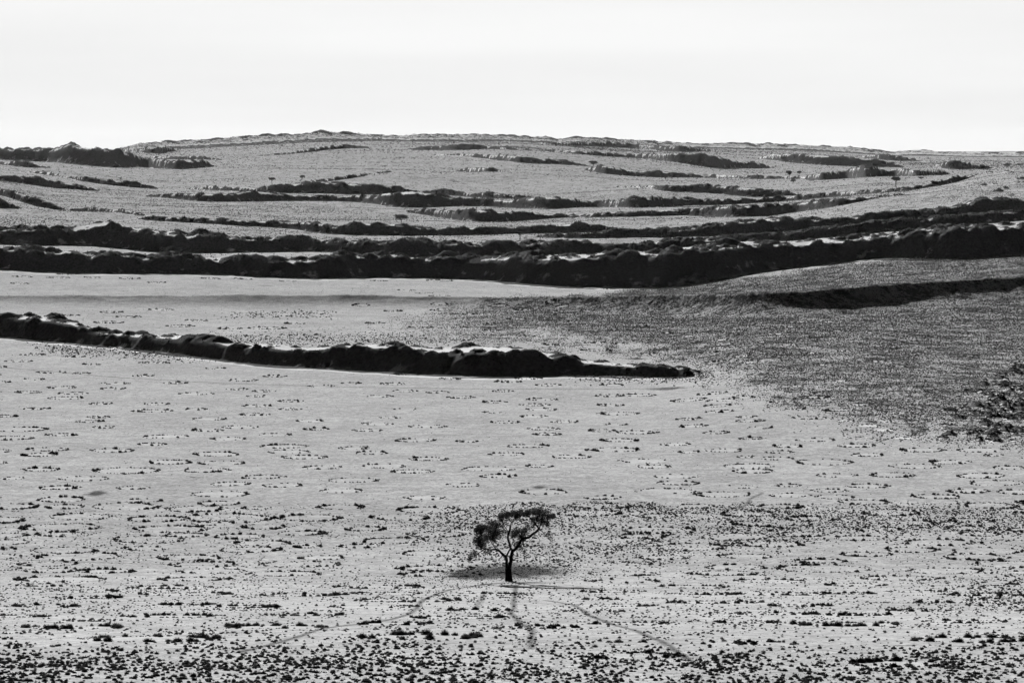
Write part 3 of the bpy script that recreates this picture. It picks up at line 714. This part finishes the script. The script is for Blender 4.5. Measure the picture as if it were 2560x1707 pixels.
# ring tussocks
ring_pts = []                                           # X, Y, size, ring index
for (X, Y, rad, st, k) in RING:
    big = N_BIG0 <= k < N_BIG1
    ph = rng.uniform(0, 6.28)
    sc_ = np.clip(Y / 430, .85, 1.6)
    cen = [rng.uniform(0, 6.28) for _ in range(rng.integers(2, 5))]
    def add_(t, wob, sz):
        rr = rad * (1 + rng.normal(0, wob)) * (1 + .05 * math.sin(2 * t + ph) + .03 * math.sin(5 * t + 2 * ph))
        ring_pts.append((X + rr * math.cos(t), Y + rr * math.sin(t), sz, k if sz > .2 and big else (-1 if big else k)))
    for b in range(int(2 * math.pi * rad / .36 * (.45 + .65 * st))):
        t = rng.uniform(0, 2 * math.pi)
        if vnoise(np.array([t * 1.4 + ph]), np.array([k * 3.7]), 5)[0] < -.75 + .4 * (1 - st): continue
        add_(t, .045, (.15 + .16 * rng.random()) * sc_ if not big else .1 + .09 * rng.random())
    for b in range(28 if big else int(2 * math.pi * rad * (.55 if Y > 470 else 1.25) * st)):
        t = rng.uniform(0, 2 * math.pi) if rng.random() < .5 else cen[rng.integers(len(cen))] + rng.normal(0, .35)
        add_(t, .06, (.3 + .45 * st * rng.random() ** 1.5) * sc_ if not big else .26 + .36 * rng.random() ** 1.4)
ring_pts = np.array(ring_pts)

def in_ring(X, Y):
    """0 inside a bare circle, 1 outside"""
    return 1 - np.minimum(ground(X, Y, BARE) * 4, 1)

def sample(d0, d1, n, xpad=420):
    r = np.sqrt(rng.uniform(d0 * d0, d1 * d1, n))
    tx = rng.uniform((-xpad - CX) / F, (2560 + xpad - CX) / F, n)
    return r * tx, r
# density of loose tufts
def clumpy(X, Y, s, seed): return sstep(-.35, .5, fbm(X / s, Y / s, seed))
parts = []
def add_field(d0, d1, per_m2, dens, smin, smax, hs=1.0):
    area = .5 * (3400 / F) * (d1 * d1 - d0 * d0)
    n = int(area * per_m2)
    X, Y = sample(d0, d1, n)
    px, py = project(X, Y, ground(X, Y))
    p = dens(px, py, X, Y) * np.clip(in_ring(X, Y), 0, 1)
    k = rng.random(n) < p
    X, Y = X[k], Y[k]
    sz = smin + (smax - smin) * rng.random(len(X)) ** 2.2
    parts.append(np.stack([X, Y, sz, np.full(len(X), hs)], 1))
    print("field", d0, d1, len(X))
tree_X, tree_Y, _ = pick(1274, 1452)
def under_tree(X, Y): return sstep(3, 8, np.hypot((X - tree_X), (Y - tree_Y - 6) * .6))
add_field(150, 225, 11, lambda x, y, X, Y: sstep(1575, 1680, y + 22 * vnoise(x / 130, y / 40, 4) - 25 * sstep(900, 2300, x) * sstep(2500, 1700, x)) * (.3 + .7 * clumpy(X, Y, 2.2, 2)), .08, .34)
add_field(180, 480, 4.5, lambda x, y, X, Y: (.25 + .75 * under_tree(X, Y)) * sstep(1248, 1300, y) * (.13 + .5 * clumpy(X, Y, 5, 12) * clumpy(X, Y, 18, 14)), .07, .27)
def band(x, y, X, Y):
    top = 1258 + 10 * vnoise(x / 60, y / 20, 2) + 30 * sstep(1150, 950, x)
    bot = np.interp(x, [950, 1400, 1800, 2100, 2600], [1400, 1415, 1385, 1345, 1350]) + 22 * vnoise(x / 70, y / 25, 22)
    return sstep(950, 1180, x + 60 * vnoise(x / 80, y / 20, 3)) * sstep(top - 3, top + 6, y) * sstep(bot + 22, bot - 22, y) * (.15 + .55 * clumpy(X, Y, 5, 33) + .35 * clumpy(X, Y, 20, 34)) * under_tree(X, Y)
add_field(355, 452, 4.6, band, .15, .38)
add_field(335, 385, 14, lambda x, y, X, Y: np.exp(-np.maximum((np.abs(x - 1185) / 105) ** 2.5, (np.abs(y - 1435) / 16) ** 3)) + .55 * np.exp(-np.maximum((np.abs(x - 1330) / 120) ** 2.5, (np.abs(y - 1428) / 20) ** 3)), .06, .17)
def rightfg(x, y, X, Y): return sstep(2300, 2520, x + 60 * vnoise(x / 70, y / 30, 6)) * sstep(1400, 1440, y) * sstep(1540, 1500, y) * .6
add_field(230, 375, 1.2, rightfg, .15, .45)
add_field(430, 700, .8, lambda x, y, X, Y: (.12 + .22 * clumpy(X, Y, 9, 51) * clumpy(X, Y, 40, 52)), .06, .2)
add_field(700, 1180, .5, lambda x, y, X, Y: sstep(700, 730, y) * (.06 + .3 * clumpy(X, Y, 14, 55) * clumpy(X, Y, 60, 56)), .1, .3)
add_field(470, 1180, 5.0, lambda x, y, X, Y: right_field(x, y) * (.45 + .55 * clumpy(X, Y, 9, 71)) * (.4 + .6 * sstep(930, 770, y) + .5 * sstep(1200, 1700, x) + .3 * sstep(2150, 2400, x) * sstep(940, 1000, y) + .4 * sstep(850, 770, y) * sstep(1350, 1700, x)), .12, .36)
def foot_scatter(x, y, X, Y):
    c = np.interp(x, [0, 250, 480, 620], [860, 880, 893, 905]); b = np.interp(x, [480, 600, 950, 1100], [842, 852, 850, 850])
    return np.maximum(sstep(60, 130, x) * sstep(560, 430, x) * np.exp(-((y - c) / 11) ** 2),
                      sstep(480, 600, x) * sstep(1250, 950, x) * np.exp(-((y - b) / 14) ** 2) * .8)
add_field(740, 900, .9, foot_scatter, .2, .55)
# two full patches and the scrub by the tail of the front dune
add_field(930, 1120, .5, lambda x, y, X, Y: np.maximum(np.exp(-(((x - 640) / 60) ** 2 + ((y - 788) / 9) ** 4)), np.exp(-(((x - 760) / 58) ** 2 + ((y - 786) / 10) ** 4))) * .6, .3, .7)
add_field(600, 760, 1.2, lambda x, y, X, Y: sstep(1400, 1500, x) * sstep(1860, 1700, x) * np.exp(-((y - 946) / 10) ** 2) * .8, .2, .55)
# scrub at the foot of the ridges and over the middle distance
add_field(1150, 2700, .16, lambda x, y, X, Y: (.15 + .85 * clumpy(X, Y, 40, 81)) * sstep(685, 640, y) * .8, .35, .8)
L_ = np.concatenate(parts)
d_ = L_[:, 1]
# bottom-of-frame shrubs built one by one: the largest of all
def big_shrubs(n, x0, x1, y0, y1, s0, s1, cx=None):
    o = []
    while len(o) < n:
        px, py = rng.uniform(x0, x1), rng.uniform(y0, y1)
        X, Y, _ = pick(px, py)
        if vnoise(np.array([X / 2.2]), np.array([Y / 7.0]), 66)[0] < -.15: continue
        if any(abs(X - a) < .3 and abs(Y - b) < .5 for a, b, _ in o): continue
        o.append((X, Y, rng.uniform(s0, s1)))
    return o
mid = d_ < 520
allv, allt, off = [], [], 0
def put(sh, P):
    global off
    if not len(P): return
    v, t = scatter(sh, P[:, 0], P[:, 1], P[:, 2], P[:, 3])
    allv.append(v); allt.append(t + off); off += len(v)
rp_big = (ring_pts[:, 3] >= N_BIG0) & (ring_pts[:, 3] < N_BIG1)
rest = np.stack([ring_pts[:, 0], ring_pts[:, 1], ring_pts[:, 2], np.full(len(ring_pts), 1.0)], 1)[~rp_big]
put(MID_SH, rest[rest[:, 1] < 560]); put(FAR_SH, rest[rest[:, 1] >= 560])
put(MID_SH, L_[(d_ < 400) & (L_[:, 2] > .14)]); put(TINY_SH, L_[(d_ < 400) & (L_[:, 2] <= .14)])
put(FAR_SH, L_[d_ >= 400])
grass = tri_mesh("grass_tufts", np.concatenate(allv), np.concatenate(allt), M_tuft)
tag(grass, "countless small dark grass tufts dotted over the pale sand and ringing bare circles", "grass", kind="stuff")
print("tufts tris", sum(len(t) for t in allt))

# scrub on the dune ridges
SP = []
for (j, Yq, rad, hh) in MOUNDS:
    for _ in range(rng.integers(4, 10)):
        a_, q_ = rng.uniform(0, 6.28), rad * rng.random() * .9
        X = Yq * math.tan(TH[j]) + q_ * math.cos(a_); Y = Yq + q_ * math.sin(a_)
        SP.append((X, Y, rng.uniform(.25, .7) * max(.85, min(1.8, Yq / 1250)), rng.uniform(.55, .95)))
for R in RID:
    if R['mounds'] == 0: continue
    js, H = R['js'], R['H']
    idx = np.nonzero((js >= NL) & (js < NL + len(XF)) & (H > .4))[0]
    for _ in range(int(len(idx) * 2.2)):
        q = idx[rng.integers(len(idx))]
        sY = rng.uniform(-6, R['wf'][q] * 1.1)
        if R['bare'] and R['bare'][0] < XC[js[q]] < R['bare'][1] and -2 < sY < R['wt'][q]: continue
        if -2 < sY < R['wt'][q] and rng.random() < .5: continue
        Y = R['Yc'][q] - sY
        X = Y * math.tan(TH[js[q]])
        SP.append((X, Y, rng.uniform(.3, .7) * max(.8, min(1.8, Y / 1400)), rng.uniform(.5, .9)))
SP = np.array(SP)
v, t = scatter(MID_SH, SP[:, 0], SP[:, 1], SP[:, 2], SP[:, 3], sink=.08)
scrub = tri_mesh("dune_scrub", v, t, M_scrub)
tag(scrub, "dark low bushes massed along the crests and faces of the dune ridges", "scrub", kind="stuff")

# scattered scrub on the far slopes, thicker under the skyline
n_ = 300000
X, Y = sample(2500, 5900, n_)
px, py = project(X, Y, ground(X, Y))
skyl = np.interp(px, [0, 128, 300, 347, 420, 622, 804, 1106, 1289, 1508, 1710, 1905, 2120, 2230, 2431, 2560], [375, 373, 378, 359, 353, 340, 330, 336, 338, 345, 356, 358, 368, 378, 381, 381])
p = .12 + .6 * clumpy(X / 2.5, Y, 60, 91) * clumpy(X, Y, 300, 92) + .6 * sstep(skyl + 16, skyl + 5, py)
k = rng.random(n_) < p
X, Y = X[k], Y[k]
SP2 = np.stack([X, Y, (.6 + 1.1 * rng.random(len(X)) ** 2) * np.clip(Y / 3300, .8, 1.6), rng.uniform(.5, .9, len(X))], 1)
v, t = scatter(FAR_SH, SP2[:, 0], SP2[:, 1], SP2[:, 2], SP2[:, 3], sink=.08)
fs = tri_mesh("slope_scrub", v, t, M_scrub)
tag(fs, "sparse dark bushes speckling the far hillsides up to the skyline", "scrub", kind="stuff")

# the largest tussocks, each an object
def tussock_mesh(seed):
    v, t = tuft_shape(240, 500 + seed, blade=.055, spread=.52, height=.6)
    return tri_mesh("grass_tussock", v, t, M_tuft, link=False)
TM = [tussock_mesh(s) for s in range(9)]
def place_tussock(X, Y, size, label, group):
    o = bpy.data.objects.new("grass_tussock", TM[random.randrange(len(TM))])
    o.location = (X, Y, float(ground(np.array([X]), np.array([Y]))[0]) - .03)
    o.rotation_euler = (0, 0, random.uniform(0, 6.28))
    o.scale = (size * random.uniform(.95, 1.35), size, size * random.uniform(.8, 1.15))
    C.objects.link(o)
    tag(o, label, "tussock", group)
RNAMES = [("large dark tussock in the short gappy ring at the lower left edge", "tussocks of the gappy ring at lower left"),
          ("dark tussock in the ring beside the diagonal game trail, lower left of the tree", "tussocks of the ring beside the game trail"),
          ("dark tussock in the long flat double row above the bottom left shrub belt", "tussocks of the long ring at bottom left"),
          ("dark tussock in the long ring below the tree, just above the bottom shrub belt", "tussocks of the long ring below the tree"),
          ("dark tussock in the thin ring on open sand at lower right", "tussocks of the thin ring at lower right"),
          ("dark tussock in the widest ring reaching the lower right edge", "tussocks of the wide ring at the lower right edge")]
nbig = 0
for X, Y, s, k in ring_pts[rp_big]:
    place_tussock(X, Y, s, *RNAMES[int(k) - N_BIG0]); nbig += 1
BELT = [(54, 0, 640, 1638, 1704, "rounded dark shrub in the dense belt along the bottom left edge", "shrubs of the bottom left belt"),
        (50, 640, 1480, 1612, 1704, "rounded dark shrub in the belt along the bottom edge below the tree", "shrubs of the bottom belt below the tree"),
        (56, 1480, 2560, 1600, 1704, "rounded dark shrub in the clumpy belt along the bottom right edge", "shrubs of the bottom right belt")]
for (nn, x0, x1, y0, y1, lab, grp) in BELT:
    for X, Y, s in big_shrubs(max(20, min(nn, 300 - nbig)), x0, x1, y0, y1, .2, .4):
        place_tussock(X, Y, s, lab, grp); nbig += 1
print("tussocks", nbig)

# ------------------------------------------------------------------ trees
def tube(pts, radii, k=7):
    P = np.array(pts, float); n_ = len(P)
    Vs, Ts = [], []
    for i in range(n_):
        d = P[min(i + 1, n_ - 1)] - P[max(i - 1, 0)]; d /= np.linalg.norm(d) + 1e-9
        u = np.cross(d, (0.3, .9, .1)); u /= np.linalg.norm(u) + 1e-9; v = np.cross(d, u)
        for t in range(k):
            a_ = 2 * math.pi * t / k
            Vs.append(P[i] + radii[i] * (u * math.cos(a_) + v * math.sin(a_)))
    for i in range(n_ - 1):
        for t in range(k):
            t2 = (t + 1) % k
            Ts += [(i * k + t, i * k + t2, (i + 1) * k + t2), (i * k + t, (i + 1) * k + t2, (i + 1) * k + t)]
    return Vs, Ts

class Soup:
    def __init__(s): s.v, s.t = [], []
    def add(s, v, t):
        o = len(s.v); s.v += [tuple(p) for p in v]; s.t += [tuple(np.array(f) + o) for f in t]
    def branch(s, pts, r0, r1, k=7, wob=0.0):
        P = np.array(pts, float)
        seg = np.hypot(np.hypot(np.diff(P[:, 0]), np.diff(P[:, 1])), np.diff(P[:, 2]))
        u = np.concatenate([[0], np.cumsum(seg)]); m = max(3, int(u[-1] / .22) + 1)
        uu = np.linspace(0, u[-1], m)
        Q_ = np.stack([np.interp(uu, u, P[:, i]) for i in range(3)], 1)
        if wob: Q_[1:-1] += rng.normal(0, wob, (m - 2, 3))
        s.add(*tube(Q_, np.linspace(r0, r1, m), k)); return Q_

def leaves(soup, c, r, n_, size, shell=.0):
    for _ in range(n_):
        d = rng.normal(size=3); d /= np.linalg.norm(d)
        p = np.array(c) + d * np.array(r) * rng.random() ** (.45)
        a_ = rng.normal(size=3); a_ /= np.linalg.norm(a_)
        b_ = np.cross(a_, rng.normal(size=3)); b_ /= np.linalg.norm(b_) + 1e-9
        L1, L2 = size * rng.uniform(.7, 1.6), size * rng.uniform(.25, .5)
        soup.add([p - a_ * L1 * .5, p + b_ * L2, p + a_ * L1 * .5, p - b_ * L2], [(0, 1, 2), (0, 2, 3)])

# the lone tree: limbs drawn in pixels of an enlarged detail, 5.6 per photograph pixel
bx, by, bz = pick(1272, 1452)
SC = by / F / 5.6
def tp(x, y, dep=0.0): return np.array([(x - 1080) * SC, dep, (1300 - y) * SC])
root = bpy.data.objects.new("acacia_tree", None); root.location = (bx, by, bz); C.objects.link(root)
tag(root, "lone dark acacia tree with forked trunk and gnarled spreading limbs on the open sand", "tree")
tr = Soup(); cr_ = Soup(); skel = []
def limb(pts, w0, w1, d0=0.0, d1=0.0, wob=.015):
    P = [tp(x, y, d0 + (d1 - d0) * i / (len(pts) - 1)) for i, (x, y) in enumerate(pts)]
    q = tr.branch(P, w0 * SC / 2, w1 * SC / 2, 8, wob); skel.extend(list(q))
limb([(1052, 1325), (1050, 1230), (1050, 1120), (1053, 1010), (1042, 945)], 48, 40, 0, 0)
limb([(1120, 1325), (1098, 1230), (1092, 1120), (1103, 1030), (1118, 950), (1130, 880)], 56, 48, 0, .15)
limb([(1080, 1340), (1076, 1240), (1072, 1120), (1074, 1060)], 78, 26, .05, .05)
limb([(1040, 1310), (1010, 1335)], 34, 10, 0, -.3); limb([(1120, 1310), (1160, 1335)], 36, 10, 0, -.3)
limb([(1042, 950), (1000, 920), (950, 870), (905, 842), (820, 846), (740, 825), (650, 785)], 36, 16, 0, -1.2)
limb([(650, 785), (670, 730), (690, 670), (700, 600), (700, 540)], 16, 6, -1.2, -1.0)
limb([(740, 828), (660, 880), (600, 930), (528, 975)], 14, 6, -1.0, -1.9)
limb([(905, 842), (860, 780), (820, 710), (790, 640), (800, 560)], 16, 7, -.8, .6)
limb([(860, 780), (880, 680), (900, 560), (910, 500)], 11, 6, -.6, -1.4)
limb([(1042, 950), (1062, 915), (1085, 875), (1110, 835)], 26, 20, 0, .2)
limb([(1130, 880), (1108, 840), (1090, 780), (1066, 710), (1076, 640), (1100, 580), (1106, 525)], 36, 28, .15, .5)
limb([(1106, 525), (1060, 520), (1020, 490), (985, 465)], 16, 7, .5, .2)
limb([(1106, 525), (1112, 480), (1170, 440), (1250, 400), (1292, 350)], 14, 8, .5, 1.0)
limb([(1112, 480), (1090, 430), (1050, 390)], 9, 5, .5, 0)
limb([(1130, 880), (1190, 830), (1230, 760), (1262, 700), (1350, 680), (1430, 620), (1505, 545)], 46, 30, .15, -.9)
limb([(1505, 545), (1460, 490), (1400, 420), (1335, 370), (1290, 350)], 28, 12, -.9, -.2)
limb([(1505, 545), (1530, 460), (1540, 390), (1560, 340)], 16, 6, -.9, -1.5)
limb([(1505, 545), (1560, 585), (1620, 660)], 15, 5, -.9, -1.7)
limb([(1460, 490), (1480, 400), (1500, 320)], 14, 6, -.8, .2)
limb([(1560, 400), (1640, 375), (1715, 355)], 8, 4, -1.4, -1.6)
limb([(1430, 620), (1490, 660), (1530, 720)], 9, 4, -.7, -1.1)
limb([(1350, 680), (1400, 720)], 8, 4, -.5, -.9)
limb([(1262, 700), (1240, 650), (1190, 610)], 14, 6, .1, .8)
limb([(1110, 830), (1135, 760), (1160, 690), (1150, 640)], 10, 5, .2, 1.1)
limb([(1350, 680), (1330, 620), (1320, 570)], 8, 4, -.4, .6)
CL = [(700,540,75,50,1),(655,610,60,60,1),(640,705,60,60,1),(690,765,75,45,1),(760,700,80,60,1),(800,600,85,70,1),(870,560,70,70,1),(900,490,65,40,1),
      (930,620,60,60,.7),(850,660,60,50,.8),(1000,600,50,60,.35),(1040,380,85,50,1),(975,395,50,40,.8),(1090,350,75,32,1),(1165,362,75,40,.8),
      (1235,352,60,50,.8),(1190,420,60,35,.35),(1330,340,65,40,1),(1420,322,90,35,1),(1500,322,80,35,1),(1570,340,80,40,1),(1650,365,60,30,.9),(1700,358,32,20,.8),
      (1480,400,65,60,.9),(1525,430,50,55,.9),(1430,420,50,40,.4),(1575,465,60,50,.35),(1625,455,40,50,.35),(1190,610,85,42,1),(1150,650,60,50,.8),
      (1290,610,50,42,.5),(1235,680,60,32,.6),(1320,575,50,50,.35),(1250,845,60,50,.3),(1225,785,42,42,.35),(1640,620,70,60,.16),(1690,700,40,60,.12),
      (1400,520,55,55,.15),(590,900,65,45,.4),(540,950,32,32,.35),(760,860,60,45,.25),(1000,500,45,30,.3),(830,500,50,25,.35),(620,560,30,25,.4),(740,520,60,25,.5),
      (1360,300,60,18,.3),(1560,220,25,60,.06),(1170,330,50,14,.3)]
sk = np.array(skel)
for (x, y, rx, ry, de) in CL:
    near_ = sk[np.argmin((sk[:, 0] - (x - 1080) * SC) ** 2 + (sk[:, 2] - (1300 - y) * SC) ** 2)]
    for rep in range(2):
        dep = near_[1] + rng.normal(0, .45) + (rep - .5) * .9
        c = tp(x + rng.normal(0, rx * .15), y + rng.normal(0, ry * .15), dep)
        for _ in range(int(5 + 6 * de)):
            e = c + rng.normal(0, .42, 3) * np.array([rx * SC, .8, ry * SC]) * 1.15
            s0 = near_ if rng.random() < .6 else sk[rng.integers(len(sk))] * .25 + near_ * .75
            mid_ = (near_ + e) / 2 + rng.normal(0, .12, 3)
            tr.branch([near_, mid_, e], .016, .006, 4)
            drop = e + np.array([rng.normal(0, .12), rng.normal(0, .12), -rng.uniform(.1, .35)])
            tr.branch([e, drop], .007, .004, 3)
        leaves(cr_, c, (rx * SC * 1.2, .85, ry * SC * 1.2), int((320 if x < 960 else 250) * de), .095)
tri_mesh("trunk", np.array(tr.v), np.array(tr.t), M_bark, smooth=True, parent=root)
tri_mesh("crown", np.array(cr_.v), np.array(cr_.t), M_leaf, parent=root)

# fallen bough beside the trunk
lx, ly, lz = pick(1252, 1436)
fb = Soup()
def gl(x, y, up):
    X, Y, Zz = pick(x, y); return np.array([X - lx, Y - ly, Zz - lz + up])
fb.branch([gl(1244, 1434, .12), gl(1256, 1435, .18), gl(1268, 1436, .2), gl(1281, 1435, .2), gl(1296, 1437, .08)], .06, .05, 6, .02)
fb.branch([gl(1256, 1435, .18), gl(1250, 1433, .45)], .03, .012, 5); fb.branch([gl(1281, 1435, .2), gl(1287, 1433, .4)], .03, .012, 5)
o = tri_mesh("fallen_branch", np.array(fb.v), np.array(fb.t), M_dead, smooth=True); o.location = (lx, ly, lz)
tag(o, "dark fallen branch lying across the ground at the foot of the lone tree", "branch")

def far_tree(name, px, py, hpx, wpx, style, label, lean=0.0, group=None, trunk_frac=.5, cat="tree"):
    X, Y, Zz = pick(px, py)
    h, wd = hpx * Y / F, wpx * Y / F
    r_ = bpy.data.objects.new(name, None); r_.location = (X, Y, Zz - .1); C.objects.link(r_)
    tag(r_, label, cat, group)
    t_, c_ = Soup(), Soup()
    top = np.array([lean * h, 0, h * trunk_frac])
    t_.branch([(0, 0, -.3), top * .5 + np.array([lean * h * .1, 0, 0]), top], .035 * h + .04, .02 * h + .03, 6, .02 * h)
    n_l = 9
    for i in range(n_l):
        a_ = i / n_l * 2 * math.pi + rng.uniform(-.3, .3)
        rr = wd * .5 * rng.uniform(.3, .85)
        e = top + np.array([rr * math.cos(a_), rr * math.sin(a_), h * (1 - trunk_frac) * rng.uniform(.35, .8)])
        t_.branch([top * rng.uniform(.75, 1), (top + e) / 2 + np.array([0, 0, -.02 * h]), e], .014 * h + .02, .01, 4)
        if style == 'umbrella': leaves(c_, e, (wd * .2, wd * .2, h * .10), 170, .06 * h)
        elif style == 'round': leaves(c_, e + np.array([0, 0, -.06 * h]), (wd * .22, wd * .22, h * .17), 210, .07 * h)
        else: leaves(c_, e, (wd * .17, wd * .17, h * .12), 60, .07 * h)
    if style != 'open': leaves(c_, top + np.array([0, 0, h * (1 - trunk_frac) * .62]), (wd * .33, wd * .33, h * .18), 420, .06 * h)
    tri_mesh("trunk", np.array(t_.v), np.array(t_.t), M_bark, parent=r_)
    tri_mesh("crown", np.array(c_.v), np.array(c_.t), M_leaf, parent=r_)
far_tree("acacia_tree", 680, 461, 18, 18, 'umbrella', "small umbrella-crowned tree with straight thin trunk on the pale upper left slope", trunk_frac=.52)
far_tree("acacia_tree", 748, 454, 17, 15, 'umbrella', "small leaning tree with rounded crown, right of the umbrella-crowned tree", lean=.45, trunk_frac=.48)
far_tree("acacia_tree", 1003, 557, 25, 40, 'round', "broad bushy dark tree standing on the crest of a mid-valley ridge", trunk_frac=.25)
far_tree("acacia_tree", 1300, 600, 34, 58, 'umbrella', "wide flat-crowned dark tree set between two black ridges in the middle", trunk_frac=.42)
far_tree("acacia_tree", 1483, 416, 15, 26, 'round', "low spreading tree at the end of a high ridge, near the centre skyline", trunk_frac=.25)
far_tree("acacia_tree", 1973, 446, 20, 15, 'round', "slim tree on pale ground at the far right, just left of a low round bush", trunk_frac=.5)
far_tree("bush", 1998, 436, 10, 14, 'round', "low round bush just right of a slim tree on the far slope", trunk_frac=.2, cat="bush")
far_tree("bush", 1983, 458, 12, 13, 'round', "round bush standing alone on open ground below the slim far tree", trunk_frac=.2, cat="bush")
far_tree("acacia_tree", 2240, 470, 28, 24, 'umbrella', "flat-topped tree with thin pale trunk on the grey right-hand slope", trunk_frac=.6)
far_tree("acacia_tree", 1946, 512, 26, 24, 'round', "dense dark tree in front of a ridge face right of centre", trunk_frac=.4)
far_tree("bush", 2336, 467, 17, 18, 'round', "dark bush growing on the slanting ridge at upper right", trunk_frac=.2, cat="bush")
far_tree("bush", 2303, 450, 9, 14, 'round', "small bush above the slanting ridge, left of the dark bush at upper right", trunk_frac=.2, cat="bush")
far_tree("acacia_tree", 2518, 420, 13, 22, 'round', "dark spreading tree on the skyline of the near right hill", trunk_frac=.3)
far_tree("bush", 2552, 416, 8, 16, 'round', "low bush at the right picture edge beside the hilltop tree", trunk_frac=.2, cat="bush")
far_tree("acacia_tree", 2231, 412, 8, 12, 'round', "tiny faded tree on a bright hollow between far right ridges", trunk_frac=.3)
far_tree("acacia_tree", 1958, 402, 12, 13, 'round', "faint grey tree against a hazy shaded far ridge", trunk_frac=.35)
far_tree("acacia_tree", 290, 425, 14, 15, 'round', "small tree at the foot of the scrubby hill at upper left", trunk_frac=.4)
far_tree("bush", 1883, 408, 6, 11, 'round', "tiny bush on the far ridge tail right of centre", trunk_frac=.2, cat="bush")
far_tree("bush", 1287, 392, 6, 12, 'open', "tiny wispy bush on the high far ridge near the middle", trunk_frac=.2, cat="bush")
far_tree("bush", 890, 485, 9, 17, 'round', "dark bush at the shaded foot of a long ridge left of centre", trunk_frac=.2, cat="bush")
far_tree("bush", 98, 569, 8, 20, 'open', "wispy bush above the black ridge at the left edge", trunk_frac=.2, cat="bush")
far_tree("bush", 228, 525, 7, 14, 'open', "small bush on the thin ridge at middle left", trunk_frac=.2, cat="bush")

# dry shrub with a fallen stem at the right foreground
X, Y, Zz = pick(2500, 1497)
ds = bpy.data.objects.new("dry_shrub", None); ds.location = (X, Y, Zz); C.objects.link(ds)
tag(ds, "dry upright shrub with a fallen dead stem at the right foreground", "shrub")
t_ = Soup(); c_ = Soup()
for _ in range(16):
    e = np.array([rng.normal(0, .18), rng.normal(0, .15), rng.uniform(.35, .65)])
    t_.branch([(0, 0, 0), e * .5, e], .02, .006, 4); leaves(c_, e * .8, (.12, .12, .16), 22, .07)
t_.branch([(-.5, -.1, .08), (-.1, 0, .12), (.5, .05, .12), (1.0, .1, .08)], .05, .03, 6, .01)
tri_mesh("stem", np.array(t_.v), np.array(t_.t), M_dead, parent=ds)
tri_mesh("foliage", np.array(c_.v), np.array(c_.t), M_tuft, parent=ds)

# ------------------------------------------------------------------ the air
zb, zt = float(Z.min()) - 1, max(float(Z.max()), 2) + 6
m_h, n, l = new_mat("haze")
outn = n.new("ShaderNodeOutputMaterial"); pv = n.new("ShaderNodeVolumePrincipled")
pv.inputs["Color"].default_value = (.95, .95, .95, 1)
pv.inputs["Density"].default_value = 4e-6
pv.inputs["Anisotropy"].default_value = .3
l(pv.outputs[0], outn.inputs["Volume"])
B = 9400.0
hv = np.array([(x, y, z) for x in (-B, B) for y in (-B, B) for z in (zb, zt)])
hq = np.array([(0, 1, 3, 2), (4, 6, 7, 5), (0, 4, 5, 1), (2, 3, 7, 6), (0, 2, 6, 4), (1, 5, 7, 3)])
hz = tri_mesh("haze", hv, hq, m_h)
tag(hz, "thin pale haze greying the far dunes", "haze", kind="stuff")
